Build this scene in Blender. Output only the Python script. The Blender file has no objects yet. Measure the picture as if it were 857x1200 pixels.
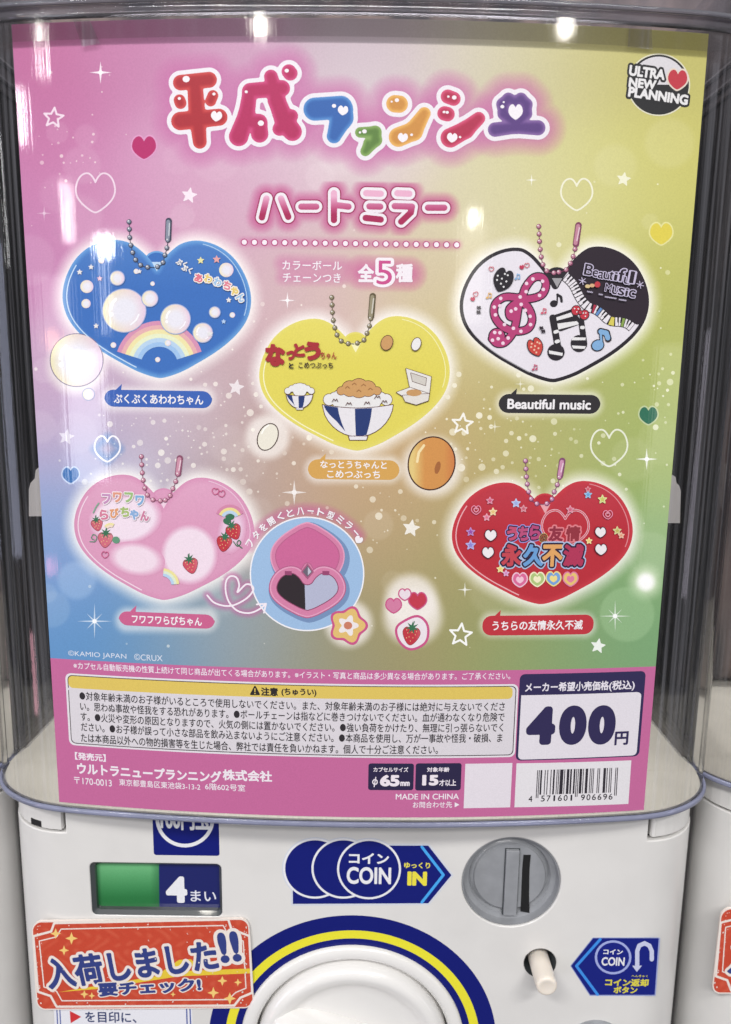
import bpy, bmesh, math, random
import numpy as np
from mathutils import Vector, Matrix
from mathutils.geometry import tessellate_polygon, delaunay_2d_cdt

S = bpy.context.scene
COL = S.collection
random.seed(7)

# ------------------------------------------------------------------ camera
CAM = dict(D=.3515, x=.0053, z=.2176, pitch=.176, yaw=-.0004, roll=.0135, f=900.0)   # f in photo pixels (857 x 1200)
_p, _yw, _r = CAM['pitch'], CAM['yaw'], CAM['roll']
FWD = np.array([math.sin(_yw) * math.cos(_p), math.cos(_yw) * math.cos(_p), -math.sin(_p)])
_rt = np.cross(FWD, [0, 0, 1]); _rt /= np.linalg.norm(_rt); _up = np.cross(_rt, FWD)
RT = math.cos(_r) * _rt + math.sin(_r) * _up
UP = -math.sin(_r) * _rt + math.cos(_r) * _up
EYE = np.array([CAM['x'], -CAM['D'], CAM['z']])
cam = bpy.data.cameras.new('camera'); co = bpy.data.objects.new('camera', cam); COL.objects.link(co)
cam.sensor_fit = 'VERTICAL'; cam.sensor_height = 36; cam.sensor_width = 36; cam.lens = 36 * CAM['f'] / 1200
cam.clip_start = .01; cam.clip_end = 100
M4 = Matrix.Identity(4)
for i in range(3):
    M4[i][0], M4[i][1], M4[i][2], M4[i][3] = RT[i], UP[i], -FWD[i], EYE[i]
co.matrix_world = M4
cam.dof.use_dof = True; cam.dof.focus_distance = .37; cam.dof.aperture_fstop = 11
S.camera = co

# ------------------------------------------------------------------ light
w = bpy.data.worlds.new('World'); S.world = w; w.use_nodes = True
bgn = w.node_tree.nodes['Background']
bgn.inputs[0].default_value = (.93, .95, 1, 1); bgn.inputs[1].default_value = .22
def area(name, loc, target, sx, sy, power, colr=(1, .985, .975)):
    l = bpy.data.lights.new(name, 'AREA'); l.shape = 'RECTANGLE'; l.size = sx; l.size_y = sy; l.energy = power; l.color = colr
    o = bpy.data.objects.new(name, l); COL.objects.link(o); o.location = loc
    o.rotation_euler = (Vector(target) - Vector(loc)).to_track_quat('-Z', 'Y').to_euler(); return o
def bulb(name, loc, radius, power, colr=(1, .98, .95)):
    l = bpy.data.lights.new(name, 'POINT'); l.shadow_soft_size = radius; l.energy = power; l.color = colr
    o = bpy.data.objects.new(name, l); COL.objects.link(o); o.location = loc; return o
area('ceiling_or_added_lamp', (-1.1, -1.9, 2.1), (0, 0, .1), .9, .25, 40)
area('ceiling_or_added_lamp', (1.0, -1.9, 2.1), (0, 0, .1), .9, .25, 35)
area('ceiling_or_added_lamp', (0, -3.4, 2.5), (0, 0, .1), 2.2, .3, 66)
# the shop's far ceiling spots, which show as glints in the glossy front
for loc, r, p, c in (((-.81, -3.64, 1.86), .05, 6, (1, .95, .85)), ((1.47, -3.45, 1.86), .05, 6, (1, .95, .85)),
                     ((-2.08, -3.43, .85), .06, 8, (1, 1, 1)), ((.90, -3.83, 1.04), .045, 3.5, (1, .97, .9)),
                     ((-2.50, -3.22, .38), .05, 1.2, (1, .45, .25)), ((-2.54, -3.06, -.80), .05, .8, (1, .3, .4))):
    bulb('spot_lamp', loc, r, p, c)
# tall area lamps added to mirror as streaks and patches in the film
for loc, sx, sy, p, c in (((-2.34, -3.07, 1.68), .022, .22, 1.1, (1, .95, .9)), ((-2.53, -3.01, 1.40), .024, .24, 1.5, (1, 1, 1)), ((-2.32, -3.26, 1.0), .024, .28, 1.5, (1, .98, .95)), ((-2.10, -3.43, .66), .04, .5, .7, (1, 1, 1)),
                          ((-2.3, -3.36, -.02), .34, .7, 5, (.84, .9, 1)), ((-2.75, -2.9, .05), .25, .9, 2.5, (.75, .7, 1)), ((2.5, -3.2, -.2), .3, 1.2, 2, (1, .95, .9)),
                          ((-2.47, -3.24, .50), .28, .40, 1.0, (1, 1, 1)), ((.9, -3.83, .75), .26, .5, 1.0, (1, .97, .9))):
    area('streak_lamp', loc, (0, 0, .2), sx, sy, p, c)
area('side_streak_lamp', (-2.6, -.9, .1), (0, 0, .15), .5, 1.1, 7, (.72, .76, 1)); area('side_streak_lamp', (-1.9, -.2, .5), (-.2, 0, .2), .12, .7, 1.0, (1, .97, .98))  # side lamps added to put bright streaks on the case corners
area('side_streak_lamp', (-2.9, -1.7, .9), (0, 0, .15), .10, .5, 2, (1, 1, 1)); area('side_streak_lamp', (2.6, -1.2, -.1), (0, 0, .15), .25, 1.0, 2.5, (.9, .85, 1)); area('side_streak_lamp', (-2.4, -1.3, -.9), (0, 0, .1), .2, .3, 1.5, (1, .5, .6))
area('ceiling_or_added_lamp', (0, .12, 2.3), (0, .1, 0), 1.6, .3, 48)  # overhead lamp added to brighten the deck inside the case
S.view_settings.view_transform = 'Standard'; S.view_settings.look = 'None'
S.view_settings.exposure = 0; S.view_settings.gamma = 1
S.cycles.transparent_max_bounces = 24

# ------------------------------------------------------------------ basic helpers
def lin(c):
    c = np.asarray(c, float) / 255.0
    return np.where(c <= .04045, c / 12.92, ((np.maximum(c, 0) + .055) / 1.055) ** 2.4)
def ink(c, g=.90, d=.12):
    c = lin(c); l = (c @ np.array([.21, .72, .07]))[..., None]; return (c * (1 - d) + l * d) * g
def K(ox, oy, sc):                                  # crop coordinates -> photo pixels
    return lambda x, y: (ox + x / sc, oy + y / sc)
def mat(name, colr, rough=.4, **kw):
    m = bpy.data.materials.new(name); m.use_nodes = True
    b = m.node_tree.nodes['Principled BSDF']
    b.inputs['Base Color'].default_value = (*lin(colr), 1); b.inputs['Roughness'].default_value = rough
    for k, v in kw.items(): b.inputs[k.replace('_', ' ')].default_value = v
    return m
def N(m, t, **kw):
    n = m.node_tree.nodes.new(t)
    for k, v in kw.items(): setattr(n, k, v)
    return n
def streaks(m, sx=700, sz=5, dist=2e-5, grain=1500, gd=3.5e-6):
    """bump of a drawn plastic film: fine upright streaks plus a grain"""
    L = m.node_tree.links
    tc = N(m, 'ShaderNodeTexCoord'); mp = N(m, 'ShaderNodeMapping'); mp.inputs['Scale'].default_value = (sx, sx, sz)
    L.new(tc.outputs['Object'], mp.inputs[0])
    n1 = N(m, 'ShaderNodeTexNoise'); n1.inputs['Scale'].default_value = 1; n1.inputs['Detail'].default_value = 3
    L.new(mp.outputs[0], n1.inputs['Vector'])
    n2 = N(m, 'ShaderNodeTexNoise'); n2.inputs['Scale'].default_value = grain; n2.inputs['Detail'].default_value = 1
    L.new(tc.outputs['Object'], n2.inputs['Vector'])
    b1 = N(m, 'ShaderNodeBump'); b1.inputs['Strength'].default_value = 1; b1.inputs['Distance'].default_value = dist
    b2 = N(m, 'ShaderNodeBump'); b2.inputs['Strength'].default_value = 1; b2.inputs['Distance'].default_value = gd
    L.new(n1.outputs['Fac'], b1.inputs['Height']); L.new(n2.outputs['Fac'], b2.inputs['Height']); L.new(b1.outputs[0], b2.inputs['Normal'])
    return b2, n1
def grime(m, base, scale=25, amt=.05):
    """faint unevenness of moulded plastic"""
    L = m.node_tree.links; b = m.node_tree.nodes['Principled BSDF']
    tc = N(m, 'ShaderNodeTexCoord'); n = N(m, 'ShaderNodeTexNoise'); n.inputs['Scale'].default_value = scale; n.inputs['Detail'].default_value = 6
    L.new(tc.outputs['Object'], n.inputs['Vector'])
    r = N(m, 'ShaderNodeValToRGB'); c = lin(base)
    r.color_ramp.elements[0].color = (*(c * (1 - amt)), 1); r.color_ramp.elements[1].color = (*c, 1)
    r.color_ramp.elements[0].position = .35; r.color_ramp.elements[1].position = .6
    L.new(n.outputs['Fac'], r.inputs[0]); L.new(r.outputs[0], b.inputs['Base Color'])
    n2 = N(m, 'ShaderNodeTexNoise'); n2.inputs['Scale'].default_value = 900; L.new(tc.outputs['Object'], n2.inputs['Vector'])
    bp = N(m, 'ShaderNodeBump'); bp.inputs['Distance'].default_value = 6e-6; bp.inputs['Strength'].default_value = 1
    L.new(n2.outputs['Fac'], bp.inputs['Height']); L.new(bp.outputs[0], b.inputs['Normal'])
    return m
def clear_mat(name, tint, haze=.05, rough=.05, hazecol=(210, 210, 220), dist=4e-5, sx=500, lo=.3, hi=2.2):
    m = bpy.data.materials.new(name); m.use_nodes = True; nt = m.node_tree; L = nt.links
    nt.nodes.remove(nt.nodes['Principled BSDF']); out = nt.nodes['Material Output']
    bump, noise = streaks(m, sx=sx, sz=4, dist=dist, gd=1e-6)
    tr = N(m, 'ShaderNodeBsdfTransparent'); tr.inputs[0].default_value = (*tint, 1)
    gl = N(m, 'ShaderNodeBsdfGlossy'); gl.inputs['Roughness'].default_value = rough; L.new(bump.outputs[0], gl.inputs['Normal'])
    df = N(m, 'ShaderNodeBsdfDiffuse'); df.inputs[0].default_value = (*lin(hazecol), 1)
    fr = N(m, 'ShaderNodeFresnel'); fr.inputs[0].default_value = 1.5
    mr = N(m, 'ShaderNodeMapRange'); mr.inputs[1].default_value = .42; mr.inputs[2].default_value = .75
    mr.inputs[3].default_value = haze * lo; mr.inputs[4].default_value = haze * hi
    L.new(noise.outputs['Fac'], mr.inputs[0])
    a = N(m, 'ShaderNodeMixShader'); L.new(mr.outputs[0], a.inputs[0]); L.new(tr.outputs[0], a.inputs[1]); L.new(df.outputs[0], a.inputs[2])
    b = N(m, 'ShaderNodeMixShader'); L.new(fr.outputs[0], b.inputs[0]); L.new(a.outputs[0], b.inputs[1]); L.new(gl.outputs[0], b.inputs[2])
    L.new(b.outputs[0], out.inputs['Surface']); return m
def print_mat(name, coat, rough=.45, dist=1.6e-5, croug=.035):
    """printed sheet: the ink colour is stored per vertex, under a glossy film"""
    m = bpy.data.materials.new(name); m.use_nodes = True; L = m.node_tree.links
    b = m.node_tree.nodes['Principled BSDF']; a = N(m, 'ShaderNodeAttribute'); a.attribute_name = 'ink'
    tc = N(m, 'ShaderNodeTexCoord'); nz = N(m, 'ShaderNodeTexNoise'); nz.inputs['Scale'].default_value = 1500; nz.inputs['Detail'].default_value = 2
    L.new(tc.outputs['Object'], nz.inputs['Vector'])
    mr = N(m, 'ShaderNodeMapRange'); mr.inputs[1].default_value = .3; mr.inputs[2].default_value = .7; mr.inputs[3].default_value = .955; mr.inputs[4].default_value = 1.04
    L.new(nz.outputs['Fac'], mr.inputs[0])
    mx = N(m, 'ShaderNodeVectorMath', operation='SCALE'); L.new(a.outputs['Color'], mx.inputs[0]); L.new(mr.outputs[0], mx.inputs['Scale'])
    L.new(mx.outputs[0], b.inputs['Base Color']); b.inputs['Roughness'].default_value = rough
    b.inputs['Specular IOR Level'].default_value = .2
    b.inputs['Coat Weight'].default_value = coat; b.inputs['Coat Roughness'].default_value = croug
    bump, _ = streaks(m, dist=dist); L.new(bump.outputs[0], b.inputs['Coat Normal'])
    return m
INK = print_mat('poster_print', 1.0)
STK = print_mat('sticker_print', .25, .4, 4e-6, .15)

def link(o, parent=None):
    COL.objects.link(o)
    if parent is not None:
        o.parent = parent
        o.matrix_parent_inverse = ROOTINV.get(parent.name, Matrix.Identity(4))
    return o
ROOTINV = {}
def thing(name, loc, label, cat, group=None):
    o = bpy.data.objects.new(name, None); COL.objects.link(o); o.location = loc; o.empty_display_size = .02
    o['label'] = label; o['category'] = cat
    if group: o['group'] = group
    ROOTINV[o.name] = Matrix.Translation(-Vector(loc)); return o
def mesh_obj(name, bm, m, parent=None, smooth=False, label=None):
    me = bpy.data.meshes.new(name); bm.to_mesh(me); bm.free(); me.materials.append(m)
    if smooth:
        for p in me.polygons: p.use_smooth = True
    o = bpy.data.objects.new(name, me); link(o, parent)
    if label: o['label'] = label
    return o
def new_bm(): return bmesh.new()
def rbox(bm, x0, x1, y0, y1, z0, z1, bev=0, seg=3):
    r = bmesh.ops.create_cube(bm, size=1)
    for v in r['verts']:
        v.co = Vector((x0 + (v.co.x + .5) * (x1 - x0), y0 + (v.co.y + .5) * (y1 - y0), z0 + (v.co.z + .5) * (z1 - z0)))
    if bev:
        es = list({e for v in r['verts'] for e in v.link_edges})
        bmesh.ops.bevel(bm, geom=es, offset=bev, segments=seg, profile=.5, affect='EDGES')
def lathe(bm, prof, cx, cz, y0, seg=96):
    """revolve (radius, depth along +y) about the y axis"""
    rings = []
    for r, d in prof:
        if r < 1e-6: rings.append([bm.verts.new((cx, y0 + d, cz))]); continue
        rings.append([bm.verts.new((cx + r * math.cos(2 * math.pi * i / seg), y0 + d, cz + r * math.sin(2 * math.pi * i / seg))) for i in range(seg)])
    for a, b in zip(rings, rings[1:]):
        for i in range(seg):
            j = (i + 1) % seg
            if len(b) == 1: bm.faces.new((a[i], a[j], b[0]))
            elif len(a) == 1: bm.faces.new((a[0], b[j], b[i]))
            else: bm.faces.new((a[i], a[j], b[j], b[i]))
def prism(bm, pts, y0, y1):
    """closed outline in (x, z) extruded from y0 to y1"""
    n = len(pts)
    a = [bm.verts.new((x, y0, z)) for x, z in pts]; b = [bm.verts.new((x, y1, z)) for x, z in pts]
    bm.faces.new(a); bm.faces.new(b[::-1])
    for i in range(n): bm.faces.new((a[i], b[i], b[(i + 1) % n], a[(i + 1) % n]))
def rrpts(x0, x1, z0, z1, r, seg=6):
    out = []
    for cx, cz, a0 in ((x1 - r, z1 - r, 0), (x0 + r, z1 - r, 90), (x0 + r, z0 + r, 180), (x1 - r, z0 + r, 270)):
        for i in range(seg + 1):
            a = math.radians(a0 + 90 * i / seg); out.append((cx + r * math.cos(a), cz + r * math.sin(a)))
    return out
def cut(o, cutter_bm):
    """boolean difference, applied to the mesh"""
    bmesh.ops.recalc_face_normals(cutter_bm, faces=cutter_bm.faces)
    me = bpy.data.meshes.new('cut'); cutter_bm.to_mesh(me); cutter_bm.free()
    c = bpy.data.objects.new('cut', me); COL.objects.link(c)
    md = o.modifiers.new('b', 'BOOLEAN'); md.operation = 'DIFFERENCE'; md.solver = 'EXACT'; md.object = c
    dg = bpy.context.evaluated_depsgraph_get(); dg.update()
    nm = bpy.data.meshes.new_from_object(o.evaluated_get(dg)); mats = [s.material for s in o.material_slots]
    o.modifiers.clear(); old = o.data; o.data = nm
    if not nm.materials:
        for m in mats: nm.materials.append(m)
    bpy.data.objects.remove(c); bpy.data.meshes.remove(me); bpy.data.meshes.remove(old)
def catmull(pts, n=8, closed=False):
    P = np.array(pts, float); m = len(P); out = []
    for i in range(m if closed else m - 1):
        p0 = P[(i - 1) % m] if closed or i > 0 else 2 * P[0] - P[1]
        p1, p2 = P[i], P[(i + 1) % m]
        p3 = P[(i + 2) % m] if closed or i + 2 < m else 2 * P[-1] - P[-2]
        for t in np.linspace(0, 1, n, endpoint=False):
            out.append(.5 * (2 * p1 + (p2 - p0) * t + (2 * p0 - 5 * p1 + 4 * p2 - p3) * t * t + (3 * p1 - p0 - 3 * p2 + p3) * t ** 3))
    if not closed: out.append(P[-1])
    return np.array(out)

# ------------------------------------------------------------------ pixels <-> surfaces (used to measure the photo onto the real surfaces)
KB = .4508                                          # bow of the case front: y = KB x^2
YP = .020                                           # the machine's flat front panel
def ray(px, py):
    px = np.asarray(px, float); py = np.asarray(py, float)
    return RT * ((px - 428.5) / CAM['f'])[..., None] - UP * ((py - 600) / CAM['f'])[..., None] + FWD
class Poster:
    def uv(self, px, py):
        d = ray(px, py); a = KB * d[..., 0] ** 2; b = 2 * KB * EYE[0] * d[..., 0] - d[..., 1]; c = KB * EYE[0] ** 2 - EYE[1]
        t = 2 * c / (-b + np.sqrt(b * b - 4 * a * c))
        P = EYE + t[..., None] * d; return np.stack([P[..., 0], P[..., 2]], -1)
    def to3(self, s, z, n): return np.stack([s, KB * s * s - n, z], -1)
class Panel:
    def __init__(self, y=YP): self.y = y
    def uv(self, px, py):
        d = ray(px, py); t = (self.y - EYE[1]) / d[..., 1]; P = EYE + t[..., None] * d
        return np.stack([P[..., 0], P[..., 2]], -1)
    def to3(self, s, z, n): return np.stack([s, self.y - n + 0 * s, z], -1)
POSTER, PANEL = Poster(), Panel()
def project(P):
    d = np.asarray(P) - EYE; z = d @ FWD
    return 428.5 + CAM['f'] * (d @ RT) / z, 600 - CAM['f'] * (d @ UP) / z

# ------------------------------------------------------------------ distance fields, contours
def seg_dist(X, Y, A, B, sign=True):
    """signed distance (negative inside) of points to the closed outline made of segments A-B"""
    sh = X.shape; P = np.stack([X.ravel(), Y.ravel()], 1); out = np.empty(len(P)); ins = np.zeros(len(P), bool)
    d = B - A; L2 = np.maximum((d ** 2).sum(1), 1e-18); st = max(1, int(2e6 / max(1, len(A))))
    for i in range(0, len(P), st):
        p = P[i:i + st]; v = p[:, None] - A[None]; t = np.clip((v * d).sum(2) / L2, 0, 1)
        q = v - t[..., None] * d; out[i:i + st] = np.sqrt((q ** 2).sum(2).min(1))
        if sign:
            y = p[:, 1:2]; up = (A[None, :, 1] > y) != (B[None, :, 1] > y)
            with np.errstate(divide='ignore', invalid='ignore'):
                xc = A[None, :, 0] + (y - A[None, :, 1]) * d[None, :, 0] / d[None, :, 1]
            ins[i:i + st] = ((up & (p[:, 0:1] < xc)).sum(1) % 2) == 1
    if sign: out = np.where(ins, -out, out)
    return out.reshape(sh)
def loop_segs(loops):
    A = np.concatenate([np.asarray(l, float) for l in loops]); B = np.concatenate([np.roll(np.asarray(l, float), -1, 0) for l in loops]); return A, B
def grid(x0, y0, x1, y1, h):
    xs = np.arange(x0, x1 + h, h); ys = np.arange(y0, y1 + h, h); return np.meshgrid(xs, ys)
def contour(F, x0, y0, h):
    """closed loops of F = 0 by marching squares"""
    ny, nx = F.shape; I = F < 0
    c = I[:-1, :-1] * 1 + I[:-1, 1:] * 2 + I[1:, 1:] * 4 + I[1:, :-1] * 8
    nxt = {}; pos = {}
    def pt(k):
        if k not in pos:
            j, i, dr = k; a = F[j, i]; b = F[j, i + 1] if dr == 0 else F[j + 1, i]; t = a / (a - b)
            pos[k] = (x0 + (i + (t if dr == 0 else 0)) * h, y0 + (j + (t if dr == 1 else 0)) * h)
    T = {1: ['LB'], 2: ['BR'], 3: ['LR'], 4: ['RT'], 5: ['LB', 'RT'], 6: ['BT'], 7: ['LT'], 8: ['TL'], 9: ['TB'], 10: ['BR', 'TL'], 11: ['TR'], 12: ['RL'], 13: ['RB'], 14: ['BL']}
    for j, i in zip(*np.nonzero((c > 0) & (c < 15))):
        e = {'B': (j, i, 0), 'T': (j + 1, i, 0), 'L': (j, i, 1), 'R': (j, i + 1, 1)}
        for s in T[int(c[j, i])]:
            a, b = e[s[0]], e[s[1]]; pt(a); pt(b); nxt[a] = b
    loops = []
    while nxt:
        k = next(iter(nxt)); lp = []
        while k in nxt: lp.append(pos[k]); k = nxt.pop(k)
        if len(lp) > 2: loops.append(np.array(lp))
    return loops
def fill_grid(F, x0, y0, h):
    """the region F < 0 as a grid of cells clipped at the outline: verts, faces, depth"""
    ny, nx = F.shape; vid = {}; V = []; D = []; faces = []
    def gv(j, i):
        k = (j, i)
        if k not in vid: vid[k] = len(V); V.append((x0 + i * h, y0 + j * h)); D.append(F[j, i])
        return vid[k]
    def ev(a, b):
        k = (a, b) if a < b else (b, a)
        if k not in vid:
            fa, fb = F[k[0]], F[k[1]]; t = fa / (fa - fb); vid[k] = len(V)
            V.append((x0 + (k[0][1] + t * (k[1][1] - k[0][1])) * h, y0 + (k[0][0] + t * (k[1][0] - k[0][0])) * h)); D.append(0.)
        return vid[k]
    I = F < 0; c = I[:-1, :-1] * 1 + I[:-1, 1:] * 1 + I[1:, 1:] * 1 + I[1:, :-1] * 1
    for j, i in zip(*np.nonzero(c)):
        cs = [(j, i), (j, i + 1), (j + 1, i + 1), (j + 1, i)]; f = []
        for q in range(4):
            a, b = cs[q], cs[(q + 1) % 4]
            if I[a]: f.append(gv(*a))
            if I[a] != I[b]: f.append(ev(a, b))
        if len(f) > 2: faces.append(f)
    return np.array(V), faces, np.array(D)
def tess(loops):
    """triangles of outlines with holes; each outline is filled on its own with the holes that lie in it"""
    ls = []
    for l in loops:
        l = np.asarray(l, float); k = np.hypot(*(l - np.roll(l, 1, 0)).T) > 1e-7; l = l[k] if k.sum() > 2 else l
        a, c = np.roll(l, 1, 0), np.roll(l, -1, 0); cr = (l[:, 0] - a[:, 0]) * (c[:, 1] - l[:, 1]) - (l[:, 1] - a[:, 1]) * (c[:, 0] - l[:, 0])
        sc = np.hypot(*(l - a).T) * np.hypot(*(c - l).T); k = np.abs(cr) > 1e-4 * sc; ls.append(l[k] if k.sum() > 2 else l)
    if len(ls) > 1:
        def inside(p, l):
            b = np.roll(l, -1, 0); u = (l[:, 1] > p[1]) != (b[:, 1] > p[1])
            with np.errstate(divide='ignore', invalid='ignore'): xc = l[:, 0] + (p[1] - l[:, 1]) * (b[:, 0] - l[:, 0]) / (b[:, 1] - l[:, 1])
            return (u & (p[0] < xc)).sum() % 2 == 1
        own = [[j for j in range(len(ls)) if j != i and inside(ls[i][0], ls[j])] for i in range(len(ls))]
        groups = [[i] + [j for j in range(len(ls)) if len(own[j]) == len(own[i]) + 1 and i in own[j]] for i in range(len(ls)) if len(own[i]) % 2 == 0]
    else: groups = [[0]]
    V, T, n = [], [], 0
    for g in groups:
        tr = tessellate_polygon([[Vector((float(x), float(y), 0)) for x, y in ls[i]] for i in g]); P = np.concatenate([ls[i] for i in g])
        ar = lambda l: .5 * abs((l[:, 0] * np.roll(l[:, 1], -1) - np.roll(l[:, 0], -1) * l[:, 1]).sum())
        want = ar(ls[g[0]]) - sum(ar(ls[i]) for i in g[1:]); got = sum(ar(P[list(t)]) for t in tr)
        if abs(got - want) > .004 * want:                # the quick filler slipped: constrained triangulation instead
            A_, B_ = loop_segs([ls[i] for i in g]); ed = []; k0 = 0
            for i in g: m_ = len(ls[i]); ed += [(k0 + q, k0 + (q + 1) % m_) for q in range(m_)]; k0 += m_
            r = delaunay_2d_cdt([Vector((float(x), float(y))) for x, y in P], ed, [], 0, 1e-9); P = np.array([tuple(v) for v in r[0]])
            ce = np.array([P[list(f)].mean(0) for f in r[2]]); ok = seg_dist(ce[:, 0], ce[:, 1], A_, B_) < 0; tr = [f for f, o in zip(r[2], ok) if o]
        T += [tuple(k + n for k in t) for t in tr]; V.append(P); n += len(P)
    return np.concatenate(V), T

# ------------------------------------------------------------------ letters (Blender's own built-in font)
_gl, _gm = {}, {}
_fc = bpy.data.curves.new('letters', 'FONT'); _fo = bpy.data.objects.new('letters', _fc); COL.objects.link(_fo)
def _mesh_of(s):
    _fc.body = s; dg = bpy.context.evaluated_depsgraph_get(); dg.update()
    me = bpy.data.meshes.new_from_object(_fo.evaluated_get(dg))
    v = np.array([p.co[:2] for p in me.vertices]).reshape(-1, 2); cnt = {}
    for p in me.polygons:
        for k in p.edge_keys: cnt[k] = cnt.get(k, 0) + 1
    bpy.data.meshes.remove(me); return v, [k for k, n in cnt.items() if n == 1]
def glyph(ch):
    if ch not in _gl:
        if ch in ' \u3000': _gl[ch] = (None, None, .3 if ch == ' ' else .9); return _gl[ch]
        v, e = _mesh_of(ch); v2, _ = _mesh_of(ch + ch); adv = v2[:, 0].max() - v[:, 0].max()
        e = np.array(e); _gl[ch] = (v[e[:, 0]], v[e[:, 1]], adv)
    return _gl[ch]
def glyph_mesh(ch, d, h):
    k = (ch, round(d, 4), h)
    if k not in _gm:
        A, B, adv = glyph(ch)
        if A is None: _gm[k] = (np.zeros((0, 2)), [], adv)
        else:
            lo = np.minimum(A.min(0), B.min(0)) - d - 2 * h; hi = np.maximum(A.max(0), B.max(0)) + d + 2 * h
            X, Y = grid(lo[0], lo[1], hi[0], hi[1], h); F = seg_dist(X, Y, A, B) - d; F[np.abs(F) < 1e-9] = 1e-9
            V, T = tess(contour(F, lo[0], lo[1], h)); _gm[k] = (V, T, adv)
    return _gm[k]

# ------------------------------------------------------------------ flat printed artwork
STEP = 8e-6
class Art:
    """printed shapes on one surface, each new shape a hair above the last"""
    def __init__(s, surf, base=1): s.f = surf; s.lv = base; s.V = []; s.F = []; s.C = []
    def level(s, lv):
        if lv is None: s.lv += 1; return s.lv
        s.lv = max(s.lv, int(np.max(lv))); return lv
    def add(s, uv, faces, col, lv=None, pxy=None, depth=None):
        uv = np.asarray(uv); lv = np.zeros(len(uv)) + np.asarray(s.level(lv), float); off = sum(len(v) for v in s.V)
        if callable(col): c = np.array([col(x, y, dd) for (x, y), dd in zip(pxy, depth if depth is not None else [0] * len(pxy))])
        else: c = np.tile(np.asarray(col, float), (len(uv), 1))
        c = ink(c) if isinstance(s.f, Poster) else ink(c, .92, .0)
        if isinstance(s.f, Poster): uv, faces, c, lv = s.slices(uv, faces, c, lv)
        s.V.append(s.f.to3(uv[:, 0], uv[:, 1], lv * STEP)); s.C.append(c); s.F += [tuple(int(i) + off for i in f) for f in faces]
    def slices(s, uv, faces, c, lv, g=.006):
        """cut faces along common upright lines so that every layer follows the same bow"""
        A = np.concatenate([uv, c, lv[:, None]], 1); cell = np.floor(uv[:, 0] / g); out = []; new = []; n = len(A)
        for f in faces:
            k = cell[list(f)]
            if k.min() == k.max(): out.append(tuple(f)); continue
            P = [A[i] for i in f]
            for q in range(int(k.min()), int(k.max()) + 1):
                R = P
                for x, sg in ((q * g, 1), ((q + 1) * g, -1)):
                    O = []
                    for a, b in zip(R, R[1:] + R[:1]):
                        da, db = (a[0] - x) * sg, (b[0] - x) * sg
                        if da >= 0: O.append(a)
                        if (da > 0 > db) or (da < 0 < db): O.append(a + (b - a) * (da / (da - db)))
                    R = O
                    if len(R) < 3: break
                if len(R) > 2: out.append(tuple(range(n, n + len(R)))); new += R; n += len(R)
        if new: A = np.concatenate([A, np.array(new)])
        return A[:, :2], out, A[:, 2:5], A[:, 5]
    def loops(s, lps, col, lv=None):
        P, T = tess([np.asarray(l, float) for l in lps]); s.add(s.f.uv(P[:, 0], P[:, 1]), T, col, lv, P)
    def poly(s, pts, col, lv=None): s.loops([pts], col, lv)
    def ell(s, cx, cy, rx, ry, col, lv=None, rot=0, n=None):
        n = n or max(10, int(6 + 2.2 * math.sqrt(max(rx, ry)) * 2)); t = np.linspace(0, 2 * np.pi, n, endpoint=False); a = math.radians(rot)
        x, y = rx * np.cos(t), ry * np.sin(t); P = np.stack([cx + x * math.cos(a) - y * math.sin(a), cy + x * math.sin(a) + y * math.cos(a)], 1)
        s.add(s.f.uv(P[:, 0], P[:, 1]), [tuple(range(n))], col, lv, P)
    def ring(s, cx, cy, rx, ry, wd, col, lv=None, n=48):
        t = np.linspace(0, 2 * np.pi, n, endpoint=False); c, q = np.cos(t), np.sin(t)
        P = np.concatenate([np.stack([cx + rx * c, cy + ry * q], 1), np.stack([cx + (rx - wd) * c, cy + (ry - wd) * q], 1)])
        s.add(s.f.uv(P[:, 0], P[:, 1]), [(i, (i + 1) % n, n + (i + 1) % n, n + i) for i in range(n)], col, lv, P)
    def sdf(s, fn, box, h, col, lv=None, off=0, solid=False):
        X, Y = grid(box[0], box[1], box[2], box[3], h); F = fn(X, Y) - off; F[np.abs(F) < 1e-7] = 1e-7
        if solid:
            V, fc, D = fill_grid(F, box[0], box[1], h)
            if len(V): s.add(s.f.uv(V[:, 0], V[:, 1]), fc, col, lv, V, D)
        else:
            l = contour(F, box[0], box[1], h)
            if l: s.loops(l, col, lv)
    def stroke(s, pts, wd, col, lv=None, closed=False, off=0, h=None):
        P = np.asarray(pts, float); A = P if closed else P[:-1]; B = np.roll(P, -1, 0) if closed else P[1:]
        m = wd / 2 + off + 1.5; h = h or max(.3, min(.8, wd / 3.0))
        s.sdf(lambda X, Y: seg_dist(X, Y, A, B, False) - wd / 2, (P[:, 0].min() - m, P[:, 1].min() - m, P[:, 0].max() + m, P[:, 1].max() + m), h, col, lv, off)
    def shape(s, loops, col, lv=None, off=0, h=.6, solid=False):
        A, B = loop_segs(loops); m = abs(off) + 2
        s.sdf(lambda X, Y: seg_dist(X, Y, A, B), (A[:, 0].min() - m, A[:, 1].min() - m, A[:, 0].max() + m, A[:, 1].max() + m), h, col, lv, off, solid)
    def frame(s, cx, cy):
        c = s.f.uv(np.array([cx, cx + .5, cx]), np.array([cy, cy, cy + .5]))
        return c[0], 2 * (c[1, 0] - c[0, 0]), 2 * (c[0, 1] - c[2, 1])      # centre, metres per pixel across, down
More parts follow.
